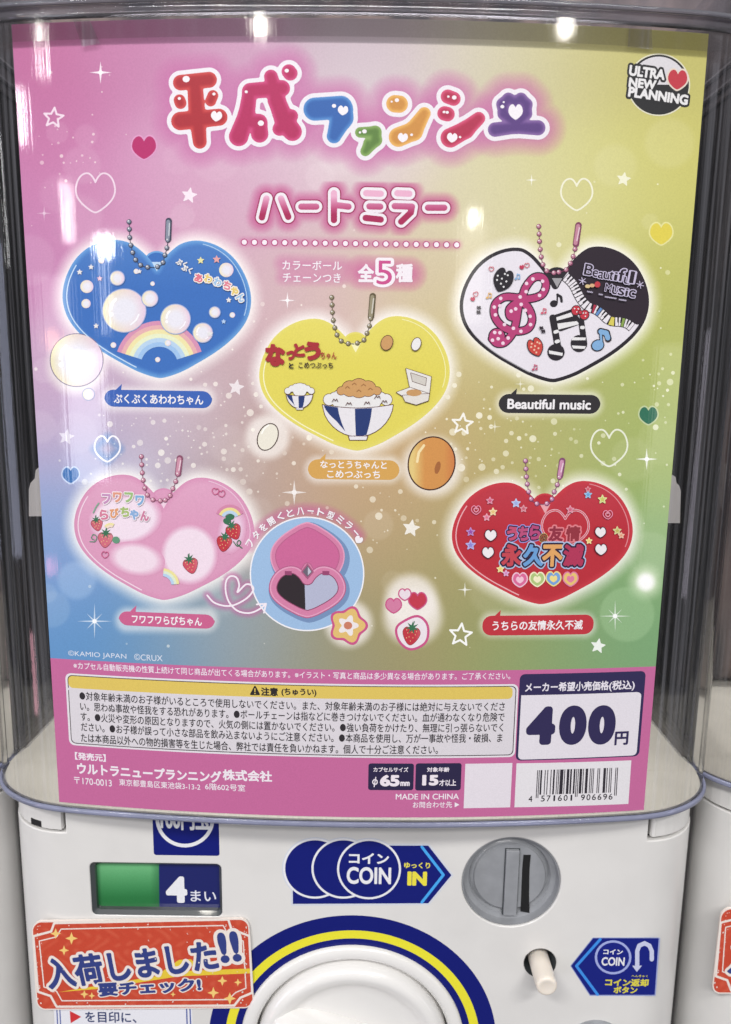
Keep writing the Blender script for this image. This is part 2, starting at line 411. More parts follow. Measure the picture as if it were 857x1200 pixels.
    def text(s, txt, cx, cy, wd, ht, col, d=.02, out=(), rot=0, lv=None, h=None, skew=0, sp=0, only=None):
        """letters filling wd x ht pixels about (cx, cy), level with the surface; out = [(extra em, colour)] outlines under them"""
        h = h or (1 / 60 if ht > 14 else 1 / 36 if ht > 7 else 1 / 28)
        items = []; pen = 0
        for ch in txt:
            items.append((ch, pen)); pen += glyph(ch)[2] * (1 + sp)
        def lay(dd):
            Vs, Ts, n, W = [], [], 0, []
            for gi, (ch, x) in enumerate(items):
                V, T, _ = glyph_mesh(ch, dd, h)
                if len(V): W.append(np.full(len(V), .35 * (gi % 2))); Vs.append(V + [x, 0]); Ts += [(a + n, b + n, c + n) for a, b, c in T]; n += len(V)
            return np.concatenate(Vs), Ts, np.concatenate(W)
        V0, T0, W0 = lay(d); lo, hi = V0.min(0), V0.max(0); c0, mx, mz = s.frame(cx, cy); ra = math.radians(rot)
        sx, sz = wd * mx / (hi[0] - lo[0]), ht * mz / (hi[1] - lo[1])
        def put(V, T, W, cl):
            q = (V - (lo + hi) / 2) * [sx, sz]; q[:, 0] += q[:, 1] * skew
            R = np.stack([q[:, 0] * math.cos(ra) - q[:, 1] * math.sin(ra), q[:, 0] * math.sin(ra) + q[:, 1] * math.cos(ra)], 1)
            px = None
            if callable(cl):
                x3 = s.f.to3(R[:, 0] + c0[0], R[:, 1] + c0[1], np.zeros(len(R))); a, b = project(x3); px = np.stack([a, b], 1)
            s.add(R + c0, T, cl, s.level(lv) + W, px)
        if only != 'top':
            for extra, cl in out: put(*lay(d + extra), cl)
        if only != 'out': put(V0, T0, W0, col)
    def rect(s, tl, br, col, r=0, lv=None, inset=0):
        """upright rounded rectangle on the surface from two photo corners; r and inset in pixels"""
        a, b = s.f.uv(np.array(tl[0]), np.array(tl[1])), s.f.uv(np.array(br[0]), np.array(br[1])); _, m, _ = s.frame((tl[0] + br[0]) / 2, (tl[1] + br[1]) / 2)
        i = inset * m; x0, x1, z0, z1 = a[0] + i, b[0] - i, b[1] + i, a[1] - i
        pts = rrpts(x0, x1, z0, z1, max(r * m, 1e-5), 5)
        # sliced upright so that a wide panel follows the bow
        xs = sorted({x0, x1} | set(np.linspace(x0, x1, max(2, int((x1 - x0) / .012)))[1:-1]) | {p[0] for p in pts})
        if r == 0: s.add(np.array([(x0, z0), (x1, z0), (x1, z1), (x0, z1)]), [(0, 1, 2, 3)], col, lv); return
        if (x1 - x0) < .03: xs = sorted(set(xs) | set(np.linspace(x0, x1, 9)))
        rr = max(r * m, 1e-5); V = []
        for x in xs:
            e = max(0, x0 + rr - x, x - (x1 - rr)); k = rr - math.sqrt(max(0, rr * rr - min(e, rr) ** 2)); V += [(x, z0 + k), (x, z1 - k)]
        s.add(np.array(V), [(2 * j, 2 * j + 2, 2 * j + 3, 2 * j + 1) for j in range(len(xs) - 1)], col, lv)
    def build(s, name, parent, m=None, label=None, kind=None):
        me = bpy.data.meshes.new(name); me.from_pydata(np.concatenate(s.V).tolist(), [], s.F)
        a = me.color_attributes.new('ink', 'FLOAT_COLOR', 'POINT'); C = np.concatenate(s.C)
        a.data.foreach_set('color', np.concatenate([C, np.ones((len(C), 1))], 1).ravel()); me.materials.append(m or INK)
        o = bpy.data.objects.new(name, me); link(o, parent)
        if label: o['label'] = label
        if kind: o['kind'] = kind
        return o
def star(cx, cy, r, k=.42, n=5, rot=-90):
    return [(cx + (r if i % 2 == 0 else r * k) * math.cos(math.radians(rot + 180 / n * i)), cy + (r if i % 2 == 0 else r * k) * math.sin(math.radians(rot + 180 / n * i))) for i in range(2 * n)]
def sparkle(cx, cy, r, k=.13): return star(cx, cy, r, k, 4, -90)
_HT = [(0, .215), (.06, .15), (.14, .09), (.24, .035), (.34, .008), (.46, 0), (.6, .02), (.74, .07), (.86, .15), (.95, .26), (.995, .37), (.995, .47), (.95, .57), (.86, .66), (.73, .745), (.58, .82), (.42, .885), (.26, .945), (.13, .98), (.04, .997)]
def heart_pts(left, right, top, notch, tip, n=4, round_=None):
    """heart outline from its measured extremes"""
    half = catmull([(0, .215)] + _HT[1:] + [(0, 1.0)], n)
    yl, yr, yt = left[1], right[1], top; H = tip[1] - yt; vn = (notch[1] - yt) / H
    out = []
    def m(u, v):
        v2 = v if v > .3 else v + (vn - .215) * max(0, 1 - abs(u) / .35)
        cx = notch[0] + (tip[0] - notch[0]) * v2; e = left if u < 0 else right
        cl = notch[0] + (tip[0] - notch[0]) * ((e[1] - yt) / H)
        return (cx + abs(u) * (e[0] - cl), yt + v2 * H + u * (yr - yl) / 2 * min(1, 1.4 - v))
    for u, v in half: out.append(m(u, v))
    for u, v in half[::-1][1:-1]: out.append(m(-u, v))
    return out
def mini_heart(cx, cy, wd, ht=None, rot=0):
    ht = ht or wd * .92; P = np.array(heart_pts((-wd / 2, -ht * .12), (wd / 2, -ht * .12), -ht / 2, (0, -ht * .27), (0, ht / 2), 2)); a = math.radians(rot)
    return np.stack([cx + P[:, 0] * math.cos(a) - P[:, 1] * math.sin(a), cy + P[:, 0] * math.sin(a) + P[:, 1] * math.cos(a)], 1)
def lerp(a, b, t): return tuple(x + (y - x) * t for x, y in zip(a, b))

# ------------------------------------------------------------------ the capsule machine
WHITE = grime(mat('white_plastic', (216, 213, 206), .32, Coat_Weight=.25, Coat_Roughness=.12), (212, 210, 207), 30, .05)
WHITE2 = grime(mat('white_knob_plastic', (222, 220, 214), .22, Coat_Weight=.5, Coat_Roughness=.06), (222, 220, 217), 20, .04)
DARKGREY = mat('dark_grey_plastic', (62, 66, 68), .3, Coat_Weight=.5)
GREY = grime(mat('grey_plastic', (140, 142, 146), .38, Coat_Weight=.2), (142, 144, 148), 90, .16)
BLACK = mat('black_gap', (12, 12, 13), .6)
PEG = mat('peg_plastic', (220, 211, 199), .3, Subsurface_Weight=.15, Subsurface_Radius=(.004, .003, .002))
CLEAR = clear_mat('clear_plastic', (.93, .93, .95), .045, hi=2.8, lo=.1, dist=6e-5)
RIMC = clear_mat('clear_rim_plastic', (.55, .56, .64), .45, .08, (176, 180, 208), 1e-5, 20, .8, 1.2)
BAND = clear_mat('smoky_band_plastic', (.66, .65, .68), .22, .10, (150, 146, 154), 1e-5, 40, .7, 1.3)
SKIRT = clear_mat('clear_skirt_plastic', (.80, .79, .79), .012, .06, dist=1e-5, sx=200)
DECK = grime(mat('cream_deck', (205, 200, 185), .5), (226, 221, 206), 40, .06)

def hopper_mat():
    m = mat('dim_inside', (50, 45, 47), .6); L = m.node_tree.links; b = m.node_tree.nodes['Principled BSDF']
    tc = N(m, 'ShaderNodeTexCoord'); mp = N(m, 'ShaderNodeMapping'); mp.inputs['Scale'].default_value = (26, 26, 9); L.new(tc.outputs['Object'], mp.inputs[0])
    n = N(m, 'ShaderNodeTexNoise'); n.inputs['Scale'].default_value = 1; n.inputs['Detail'].default_value = 2; L.new(mp.outputs[0], n.inputs['Vector'])
    r = N(m, 'ShaderNodeValToRGB'); e = r.color_ramp.elements
    e[0].position = .38; e[0].color = (*lin((44, 40, 46)), 1); e[1].position = .62; e[1].color = (*lin((122, 104, 98)), 1)
    L.new(n.outputs['Fac'], r.inputs[0]); L.new(r.outputs[0], b.inputs['Base Color']); return m
HOPPER = hopper_mat()

mach = thing('capsule_machine', (.003, .18, -.45), 'white capsule toy machine in the middle, its clear front covered by the pastel poster', 'capsule machine', 'capsule machines in a row')

def prismz(bm, pts, z0, z1, cap=True):
    n = len(pts); a = [bm.verts.new((x, y, z0)) for x, y in pts]; b = [bm.verts.new((x, y, z1)) for x, y in pts]
    if cap: bm.faces.new(a[::-1]); bm.faces.new(b)
    for i in range(n): bm.faces.new((a[i], a[(i + 1) % n], b[(i + 1) % n], b[i]))
BX0, BX1, BR = -.1895, .1916, .035
bm = new_bm(); outl = rrpts(BX0, BX1, YP, .34, BR, 10); prismz(bm, outl, -.45, -.0042); bmesh.ops.recalc_face_normals(bm, faces=bm.faces)
body = mesh_obj('body', bm, WHITE, mach)
ODIAL = (.0018, -.151)
c = new_bm(); rbox(c, -.22, -.1516, 0, .075, -.0237, .02); cut(body, c)                      # corner notches for the hinge blocks
c = new_bm(); rbox(c, .1572, .22, 0, .075, -.0240, .02); cut(body, c)
wtl, wbr = PANEL.uv(np.array(105.), np.array(1011.)), PANEL.uv(np.array(260.5), np.array(1074.))
c = new_bm(); prism(c, rrpts(wtl[0], wbr[0], wbr[1], wtl[1], .0028), YP - .01, YP + .009); cut(body, c)
COIN = (.0862, -.0496); c = new_bm(); lathe(c, [(0, 0), (.0266, 0), (.0266, .02), (0, .02)], *COIN, YP - .01, 64); cut(body, c)
HOLE = (.1042, -.0985); c = new_bm(); lathe(c, [(0, 0), (.0088, 0), (.0088, .04), (0, .04)], *HOLE, YP - .01, 40); cut(body, c)
c = new_bm(); lathe(c, [(0, 0), (.0600, 0), (.0600, .03), (0, .03)], *ODIAL, YP - .01, 96); cut(body, c)
md = body.modifiers.new('soft_edges', 'BEVEL'); md.width = .0007; md.segments = 2; md.limit_method = 'ANGLE'; md.angle_limit = math.radians(50)
for p in body.data.polygons: p.use_smooth = True
body.data.set_sharp_from_angle(angle=math.radians(30))
# hinge blocks
def block(side, x_in, slot=None):
    ro = rrpts(BX0 + .0005, BX1 - .0005, YP + .0003, .34, BR, 10); P = [p for p in ro if p[1] < .0731 and (p[0] < x_in if side < 0 else p[0] > x_in)]
    P.sort(key=lambda p: (-p[1], p[0]) if side < 0 else (p[1], p[0]))
    P = [p for p in P if p[1] < YP + BR + .0004]; xo = BX0 + .0005 if side < 0 else BX1 - .0005; y0 = YP + .0003; c = []
    for k in range(5): a = math.radians(90 * k / 4); c.append((x_in + side * .0022 - side * .0022 * math.sin(a), y0 + .0022 - .0022 * math.cos(a)))
    o = [(xo, .073)] + P + c + [(x_in, .073)] if side < 0 else [(x_in, .073)] + c[::-1] + P + [(xo, .073)]
    b = new_bm(); prismz(b, o, -.0222, -.0046); bmesh.ops.recalc_face_normals(b, faces=b.faces); ob = mesh_obj('hinge_block', b, WHITE, mach)
    if slot: cc = new_bm(); rbox(cc, *slot); cut(ob, cc)
    md = ob.modifiers.new('soft_edges', 'BEVEL'); md.width = .0010; md.segments = 3; md.limit_method = 'ANGLE'; md.angle_limit = math.radians(50)
    return ob
block(-1, -.1534); block(1, .1590)
b = new_bm(); prismz(b, [(-.1722, .0250), (-.1655, .0221), (-.1655, .030), (-.1722, .030)], -.0221, -.0186); bmesh.ops.recalc_face_normals(b, faces=b.faces); mesh_obj('hinge_slot', b, BLACK, mach)
for side, x0, x1 in ((-1, BX0, -.1514), (1, .1570, BX1)):        # black filler painting the shade in the gap behind each block
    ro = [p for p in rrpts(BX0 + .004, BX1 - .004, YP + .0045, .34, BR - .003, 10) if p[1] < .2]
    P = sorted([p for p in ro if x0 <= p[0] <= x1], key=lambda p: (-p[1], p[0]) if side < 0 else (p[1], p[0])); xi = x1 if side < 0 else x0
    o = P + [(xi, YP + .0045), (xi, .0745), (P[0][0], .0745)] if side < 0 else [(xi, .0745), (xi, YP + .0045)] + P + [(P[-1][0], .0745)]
    b = new_bm(); prismz(b, o, -.0236, -.0044); bmesh.ops.recalc_face_normals(b, faces=b.faces); mesh_obj('hinge_gap_shade', b, BLACK, mach)

# ---- clear case: bowed front, round corners
def case_y(x): return KB * x * x
_half = catmull([(0, .0008), (.04, .0015), (.08, .0037), (.115, .0068), (.14, .0097), (.152, .0116), (.164, .0150), (.176, .0212), (.1865, .0300), (.1935, .0410), (.1968, .0540), (.1975, .07), (.1975, .20), (.1972, .31), (.19, .338), (.16, .345), (0, .345)], 5)
def case_outline(off=0):
    P = _half; t = np.gradient(P, axis=0); n = np.stack([t[:, 1], -t[:, 0]], 1); n /= np.linalg.norm(n, axis=1)[:, None]
    Q = P + n * off; Q[0, 0] = 0; Q[-1, 0] = 0
    R = Q[1:-1][::-1] * [-1, 1]; return [tuple(p) for p in np.concatenate([Q, R])]
def band(name, o0, o1, z0, z1, m, parent, tr=0):
    """a clear strip running round the case, o0..o1 out from its wall"""
    b = new_bm(); A, B = case_outline(o0), case_outline(o1); n = len(A)
    if o1 - o0 < 1e-6:
        lo = [b.verts.new((x, y, z0)) for x, y in A]; hi = [b.verts.new((x, y, z1)) for x, y in A]
        for i in range(n): b.faces.new((lo[i], lo[(i + 1) % n], hi[(i + 1) % n], hi[i]))
    else:
        e = min(.0005, (z1 - z0) * .3); prof = [(0, z0), (1, z0), (1.0, z0 + e), (1.0, z1 - e), (1, z1), (0, z1)]
        prof = [(0, z0), (.75, z0), (1, z0 + e), (1, z1 - e), (.75, z1), (0, z1)]
        rings = [[b.verts.new((a[0] + (c[0] - a[0]) * t, a[1] + (c[1] - a[1]) * t, z)) for a, c in zip(A, B)] for t, z in prof]
        for r0, r1 in zip(rings, rings[1:] + rings[:1]):
            for i in range(n): b.faces.new((r0[i], r0[(i + 1) % n], r1[(i + 1) % n], r1[i]))
    return mesh_obj(name, b, m, parent, True)
case = band('clear_case', 0, 0, -.0028, .425, CLEAR, mach)
band('bottom_rim', .0002, .0020, -.0054, -.0026, RIMC, case)
band('top_band', .0002, .0016, .3656, .3706, BAND, case)
band('lid', .0022, .0022, .3712, .43, BAND, case)
def tube_round(name, off, z, r, m, parent, smooth=True):
    b = new_bm(); k = 8; rings = []
    for j in range(k):
        a = 2 * math.pi * j / k; rings.append([b.verts.new((x, y, z + r * math.sin(a))) for x, y in case_outline(off + r * math.cos(a))])
    n = len(rings[0])
    for j in range(k):
        for i in range(n): b.faces.new((rings[j][i], rings[j][(i + 1) % n], rings[(j + 1) % k][(i + 1) % n], rings[(j + 1) % k][i]))
    return mesh_obj(name, b, m, parent, True)
LIP = clear_mat('clear_lip_plastic', (.70, .70, .74), .25, .04, (190, 190, 200), 1e-5, 20, .8, 1.2)
tube_round('lid_lip', .0026, .3712, .0011, LIP, case); tube_round('lid_lip', .0026, .3800, .0013, LIP, case)
# clear skirt of the lid in front of the poster's top edge
b = new_bm(); xs = np.linspace(-.158, .158, 41); lo = [b.verts.new((x, KB * x * x - .0019, .3565)) for x in xs]; hi = [b.verts.new((x, KB * x * x - .0019, .3662)) for x in xs]
for i in range(40): b.faces.new((lo[i], lo[i + 1], hi[i + 1], hi[i]))
mesh_obj('lid_skirt', b, SKIRT, case, True)
b = new_bm(); prismz(b, case_outline(-.0012), -.0040, -.0026); mesh_obj('deck', b, DECK, mach)
b = new_bm(); rbox(b, -.168, .168, .16, .335, -.0020, .42, .015, 3); mesh_obj('capsule_hopper', b, HOPPER, mach, True)
CLIP = mat('white_clip', (225, 220, 214), .4)
for pts in ([(34, 605), (34, 573), (36, 566), (41, 560.5), (42, 551), (45, 548), (70, 548), (70, 605)], [(797, 613), (798, 575), (796, 569), (793, 566), (792, 559), (789, 557), (760, 557), (760, 613)]):
    P = np.array(pts, float); q = Panel(.024).uv(P[:, 0], P[:, 1]); b = new_bm(); prism(b, [tuple(x) for x in q], .024, .027)
    bmesh.ops.recalc_face_normals(b, faces=b.faces); mesh_obj('poster_clip', b, CLIP, mach)

GLOSS = print_mat('window_print', 1.0, .4, 2e-5, .05)
# ---- counter window
b = new_bm(); A = rrpts(wtl[0], wbr[0], wbr[1], wtl[1], .0028); ins = .0022
B = rrpts(wtl[0] + ins, wbr[0] - ins * .6, wbr[1] + ins, wtl[1] - ins * .7, .0016)
va = [[b.verts.new((x, y, z)) for x, z in L] for L, y in ((A, YP + .0003), (A, YP + .0002), (B, YP + .0016), (B, YP + .0052))]
for p, q in zip(va, va[1:]):
    for i in range(len(p)): b.faces.new((p[i], p[(i + 1) % len(p)], q[(i + 1) % len(p)], q[i]))
win = mesh_obj('counter_window', b, DARKGREY, mach)
WPL = Panel(YP + .0042)
a = Art(WPL, 1)
def green_sheen(x, y, d): return lerp(lerp((104, 178, 120), (36, 116, 60), min(1, max(0, (y - 1018) / 34))), (30, 92, 52), max(0, (112 - x) / 12 + .5) if x < 118 else max(0, (x - 176) / 20))  # gradient paints the window's sheen and shading into the green
a.shape([[(106, 1008), (187, 1008), (187.5, 1076), (108, 1076)]], green_sheen, solid=True, h=3); a.build('green_strip', win, GLOSS)
a = Art(WPL, 2); a.poly([(186.4, 1008), (266, 1008), (266, 1076), (187, 1076)], (20, 28, 98))
a.text('4', 207, 1042.5, 25, 31, (232, 232, 236), .055); a.text('まい', 238.5, 1050, 30, 13, (225, 226, 236), .012)
a.build('number_strip', win, GLOSS)

# ---- coin slot
b = new_bm(); lathe(b, [(.0265, .0012), (.0258, .0010), (.0250, .0048), (.0230, .0056), (.0224, .0055), (.0214, .0074), (.0206, .0066), (.0198, .0062), (.0192, .0050), (0, .0050)], *COIN, YP, 96)
slot = mesh_obj('coin_slot', b, GREY, mach, True); slot.data.set_sharp_from_angle(angle=math.radians(35))
SP = Panel(YP + .0040)
q0, q1 = SP.uv(np.array(593.5), np.array(996.)), SP.uv(np.array(605.), np.array(1072.))
b = new_bm(); rbox(b, q0[0], q1[0], YP + .0030, YP + .0052, q1[1], q0[1], .0004, 2); mesh_obj('slot_bar', b, GREY, slot)
b = new_bm(); rbox(b, q0[0] - .0005, q1[0] + .0005, YP + .0048, YP + .0056, q1[1] - .0005, q0[1] + .0005); mesh_obj('slot_bar_gap', b, DARKGREY, slot)
P = np.array([(614, 1003), (622.5, 1003), (621, 1020), (620.5, 1050), (621, 1071), (610.5, 1069), (611.5, 1045), (612.5, 1020)], float); q = SP.uv(P[:, 0], P[:, 1])
b = new_bm(); prism(b, [tuple(x) for x in q], YP + .0047, YP + .0054); bmesh.ops.recalc_face_normals(b, faces=b.faces); mesh_obj('slit', b, BLACK, slot)

# ---- coin return button
b = new_bm(); lathe(b, [(.0088, 0), (.0086, .0002), (.0086, .028), (0, .028)], *HOLE, YP, 40); col_ = mesh_obj('button_socket', b, DARKGREY, mach, True)  # socket coloured dark for the shade inside the button hole
b = new_bm(); lathe(b, [(0, -.0165), (.0030, -.0165), (.0040, -.0168), (.0049, -.0166), (.0054, -.0160), (.0056, -.0150), (.0057, .02), (0, .02)], HOLE[0], HOLE[1], YP, 40)
pg = mesh_obj('return_button', b, PEG, mach, True); pg.data.set_sharp_from_angle(angle=math.radians(40))
# ---- lock at the lower right
lk = PANEL.uv(np.array(697.), np.array(1225.)); b = new_bm(); lathe(b, [(.0165, 0), (.0160, -.0030), (.0140, -.0048), (.0115, -.0048), (.0105, -.0040), (0, -.0040)], lk[0], lk[1], YP, 48); mesh_obj('lock', b, GREY, mach, True)

# ---- dial
def art_ring(a, r0, r1, col, lv=None):
    n = 128; t = np.linspace(0, 2 * np.pi, n, endpoint=False); c, s_ = np.cos(t), np.sin(t)
    uv = np.concatenate([np.stack([ODIAL[0] + r * c, ODIAL[1] + r * s_], 1) for r in (r0, r1)])
    a.add(uv, [(i, (i + 1) % n, n + (i + 1) % n, n + i) for i in range(n)], col, lv)
a = Art(PANEL, 2); art_ring(a, .0805, .0600, (12, 22, 110)); art_ring(a, .0713, .0664, (230, 222, 54)); a.build('dial_ring', mach, STK)
b = new_bm(); lathe(b, [(.0626, -.0002), (.0624, -.0018), (.0612, -.0028), (.0575, -.0030), (.0556, -.0026), (.0546, -.0012), (.0542, .010), (.045, .0195)], *ODIAL, YP, 128); mesh_obj('dial_collar', b, WHITE2, mach, True)
b = new_bm(); lathe(b, [(.0530, .018), (.0530, .0000), (.0524, -.0040), (.0506, -.0066), (.0480, -.0076), (.0450, -.0070), (.0415, -.0046), (.0385, -.0028), (.034, -.0020), (0, -.0016)], *ODIAL, YP, 128)
dial = mesh_obj('dial', b, WHITE2, mach, True)
b = new_bm(); r_ = bmesh.ops.create_uvsphere(b, u_segments=40, v_segments=20, radius=1)
for v in r_['verts']:
    x, y, z = v.co; sg = lambda t, p: math.copysign(abs(t) ** p, t)
    X = sg(x, .8) * .050; Z = sg(z, .8) * (.0165 - .004 * abs(x)); Y = y * .020; an = math.radians(-24)
    v.co = (ODIAL[0] + X * math.cos(an) - Z * math.sin(an), YP - .001 + Y, ODIAL[1] + X * math.sin(an) + Z * math.cos(an))
mesh_obj('dial_grip', b, WHITE2, dial, True)

# ---- stickers on the front panel
NAVY = (15, 25, 112); WH = (228, 228, 232)
a = Art(PANEL, 1); a.rect((178, 938), (257.5, 1003), NAVY, 3)
a.ring(217, 959.5, 34.5, 33.5, 4.2, WH); a.text('100円玉', 217, 960.5, 58, 25, WH, .04)
a.build('price_sticker', mach, STK)
a = Art(PANEL, 1); k2 = K(250, 920, 2.765)
arrow = [k2(*p) for p in ((258, 330), (258, 385), (697, 383), (772, 292), (697, 196), (420, 196), (330, 200))]
discs = [k2(330, 270), k2(422, 270), k2(505, 272)]
def st_fn(X, Y):
    A, B = loop_segs([arrow]); F = seg_dist(X, Y, A, B)
    for cx, cy in discs: F = np.minimum(F, np.hypot(X - cx, (Y - cy) * 1.06) - 36.5)
    return F
a.sdf(st_fn, (325, 975, 540, 1068), .8, (206, 210, 220), off=2.2); a.sdf(st_fn, (325, 975, 540, 1068), .6, NAVY)
a.stroke([k2(676, 200), k2(746, 291), k2(676, 380)], 3.2, (70, 165, 235))
for i, (cx, cy) in enumerate(discs): a.ell(cx, cy, 37.5, 35.4, WH, n=56); a.ell(cx, cy, 35, 33, NAVY, n=56)
a.text('コイン', 432.5, 1006, 47, 12.5, WH, .035); a.text('COIN', 432.5, 1026, 52, 20, WH, .03)
a.text('ゆっくり', 489, 1014, 30.5, 7, (226, 214, 84), .035); a.text('IN', 489, 1029.5, 23, 16.5, (230, 218, 70), .06)
a.build('coin_sticker', mach, STK)
a = Art(PANEL, 1); k4 = K(660, 1080, 4.35)
a.shape([[k4(*p) for p in ((45, 226), (155, 88), (488, 88), (466, 372), (140, 372))]], (150, 160, 205), off=1.6); a.shape([[k4(*p) for p in ((45, 226), (155, 88), (484, 88), (464, 370), (140, 370))]], (18, 30, 122), off=.8)
a.stroke([k4(190, 90), k4(68, 226), k4(176, 372)], 3.2, (60, 140, 225))
cx, cy = k4(255, 182); a.ell(cx, cy, 21.5, 20, (160, 170, 220)); a.ell(cx, cy, 18.8, 17.4, (20, 32, 126))
a.text('コイン', cx, cy - 6.5, 23, 6, WH, .04); a.text('COIN', cx, cy + 4.8, 27, 10, WH, .03)
a.stroke([k4(378, 225), k4(378, 150), k4(388, 122), k4(415, 110), k4(440, 122), k4(452, 150), k4(452, 192)], 5, (196, 200, 226))
a.poly([k4(352, 224), k4(402, 224), k4(376, 256)], (196, 200, 226))
a.text('コイン返却', *k4(325, 310), 51, 9, (214, 204, 74), .045); a.text('ボタン', *k4(318, 348), 28, 8, (214, 204, 74), .045); a.text('へんきゃく', *k4(390, 277), 19, 2.6, (214, 204, 74), .02)
a.build('return_sticker', mach, STK)
a = Art(PANEL, 1); a.poly([(63, 1178), (225, 1176), (227, 1240), (66, 1242)], (228, 228, 234))
for x in (66, 69.5): a.poly([(x, 1179), (x + 1.3, 1179), (x + 4.3, 1241), (x + 3, 1241)], (70, 88, 158))
for x in (218, 222): a.poly([(x, 1178), (x + 1.5, 1178), (x + 3.5, 1240), (x + 2, 1240)], (70, 88, 158))
a.poly([(82, 1184.5), (95.5, 1191.5), (83, 1199)], (206, 52, 56)); a.text('を目印に、', 130, 1192, 60, 13, (60, 70, 110), .02)
a.text('がめじるしに', 128, 1182, 28, 3, (60, 70, 110), .02); a.text('レバーを回してください。', 142, 1216, 118, 12, (60, 70, 110), .02)
a.build('instruction_label', mach, STK)

# ---- red notice card stuck across the panel
sign = thing('stock_notice_sign', (-.11, YP, -.13), 'red ticket shaped notice with navy lettering, stuck slanting below the green counter window', 'sign')
SG = Panel(YP - .0016); a = Art(SG, 4); k3 = K(0, 920, 2.857)
quad = [(49, 1091), (281, 1088), (286, 1170), (54, 1172)]
b = new_bm(); q = np.array(quad, float); f = lambda X, Y: seg_dist(X, Y, *loop_segs([quad])) - 11.5
X, Y = grid(30, 1070, 305, 1192, 1.5); lp = contour(f(X, Y), 30, 1070, 1.5)[0]; uv = SG.uv(lp[:, 0], lp[:, 1])
prism(b, [tuple(u) for u in uv], SG.y, SG.y + .0012); bmesh.ops.recalc_face_normals(b, faces=b.faces)
card = mesh_obj('card', b, mat('card_stock', (226, 214, 206), .45, Coat_Weight=.3), sign)
def worn(x, y, d):
    n = math.sin(x * .31 + 3 * math.sin(y * .17)) * math.sin(y * .27 + 2 * math.sin(x * .11)); return lerp((196, 72, 50), (210, 98, 72), max(0, n) * .6)
a.sdf(f, (30, 1070, 305, 1192), 1.5, worn, off=-1.4, solid=True)
CR = (232, 222, 214)
a.stroke([k3(*p) for p in ((182, 462), (765, 450), (775, 482), (835, 505), (845, 695), (805, 712), (785, 738), (190, 742), (170, 706), (128, 692), (112, 506), (172, 490))], 2.6, CR, closed=True)
a.stroke([k3(*p) for p in ((205, 482), (748, 470), (765, 503), (815, 522), (824, 680), (790, 694), (765, 718), (208, 722), (190, 690), (148, 676), (132, 522), (190, 508))], 1.3, CR, closed=True)
a.poly([k3(*p) for p in ((196, 693), (520, 640), (600, 585), (640, 583), (655, 598), (620, 622), (838, 614), (838, 630), (600, 640), (330, 682))], (226, 196, 60))
for x, y, r in ((187, 497, 14), (240, 513, 16), (215, 553, 13), (283, 700, 11), (308, 705, 9), (715, 695, 15), (745, 655, 13), (770, 714, 16), (797, 660, 10), (580, 700, 7)): a.poly(star(*k3(x, y), r / 2.2, .38, 4), (240, 202, 120))
SNV = (52, 64, 128)
a.text('入荷しました', *k3(440, 600), 204, 37, SNV, .038, out=((.085, CR),), rot=8.4); a.text('!!', *k3(768, 542), 25, 36, SNV, .04, out=((.08, CR),), rot=8)
a.text('要チェック!', *k3(502, 676), 121, 16, SNV, .05, out=((.07, CR),), rot=4.5)
rw = random.Random(3)
for _ in range(90):                                       # scuffed print: little pale chips, mostly along the edges
    u, v = rw.uniform(44, 290), rw.uniform(1084, 1178)
    if rw.random() < .7: u, v = rw.choice([(u, rw.gauss(1086, 2.5)), (u, rw.gauss(1176, 2.5)), (rw.gauss(46, 2.5), v), (rw.gauss(288, 2.5), v)])
    u, v = min(max(u, 44), 289), min(max(v, 1083), 1178); a.ell(u, v, rw.uniform(.3, 1.2), rw.uniform(.3, .9), CR, n=7, rot=rw.uniform(0, 180), lv=a.lv + .1)
a.lv += 1
o = a.build('lettering', card, STK)
# ---- neighbours: the same machine again to each side
def copy_tree(o, parent=None):
    c = o.copy(); COL.objects.link(c)
    if parent: c.parent = parent; c.matrix_parent_inverse = o.matrix_parent_inverse.copy()
    for ch in list(o.children): copy_tree(ch, c)
    return c
for dx, lab in ((-.3925, 'white capsule machine cut off by the left edge of the photo'), (.3925, 'white capsule machine cut off by the right edge, with a red notice on it')):
    n = copy_tree(mach); n.location.x += dx; n.location.y += .018; n['label'] = lab
s2 = copy_tree(sign); s2.location.x += .3815; s2.location.y += .018; s2['label'] = 'red notice on the machine at the right edge, mostly cut off by the frame'
sign['group'] = s2['group'] = 'red notices on the machines'
# dark wall behind the row
b = new_bm(); rbox(b, -3, 3, .62, .66, -.6, 1.4); wl = mesh_obj('wall', b, HOPPER); wl['kind'] = 'structure'

GAP_SHADE = mat('gap_shade_dark', (56, 54, 54), .6)  # dark boards added between the machines to stand in for shade
for k, x0, x1, lab in ((0, -.1997, -.1908, 'narrow dark strip added for the shade in the gap left of the middle machine'), (1, .1930, .2018, 'narrow dark strip added for the shade in the gap right of the middle machine')):
    b = new_bm(); rbox(b, x0, x1, .066, .34, -.45, -.0076); d_ = mesh_obj('gap_shade_strip', b, GAP_SHADE); d_['label'] = lab; d_['category'] = 'shade strip'; d_['group'] = 'shade strips between the machines'

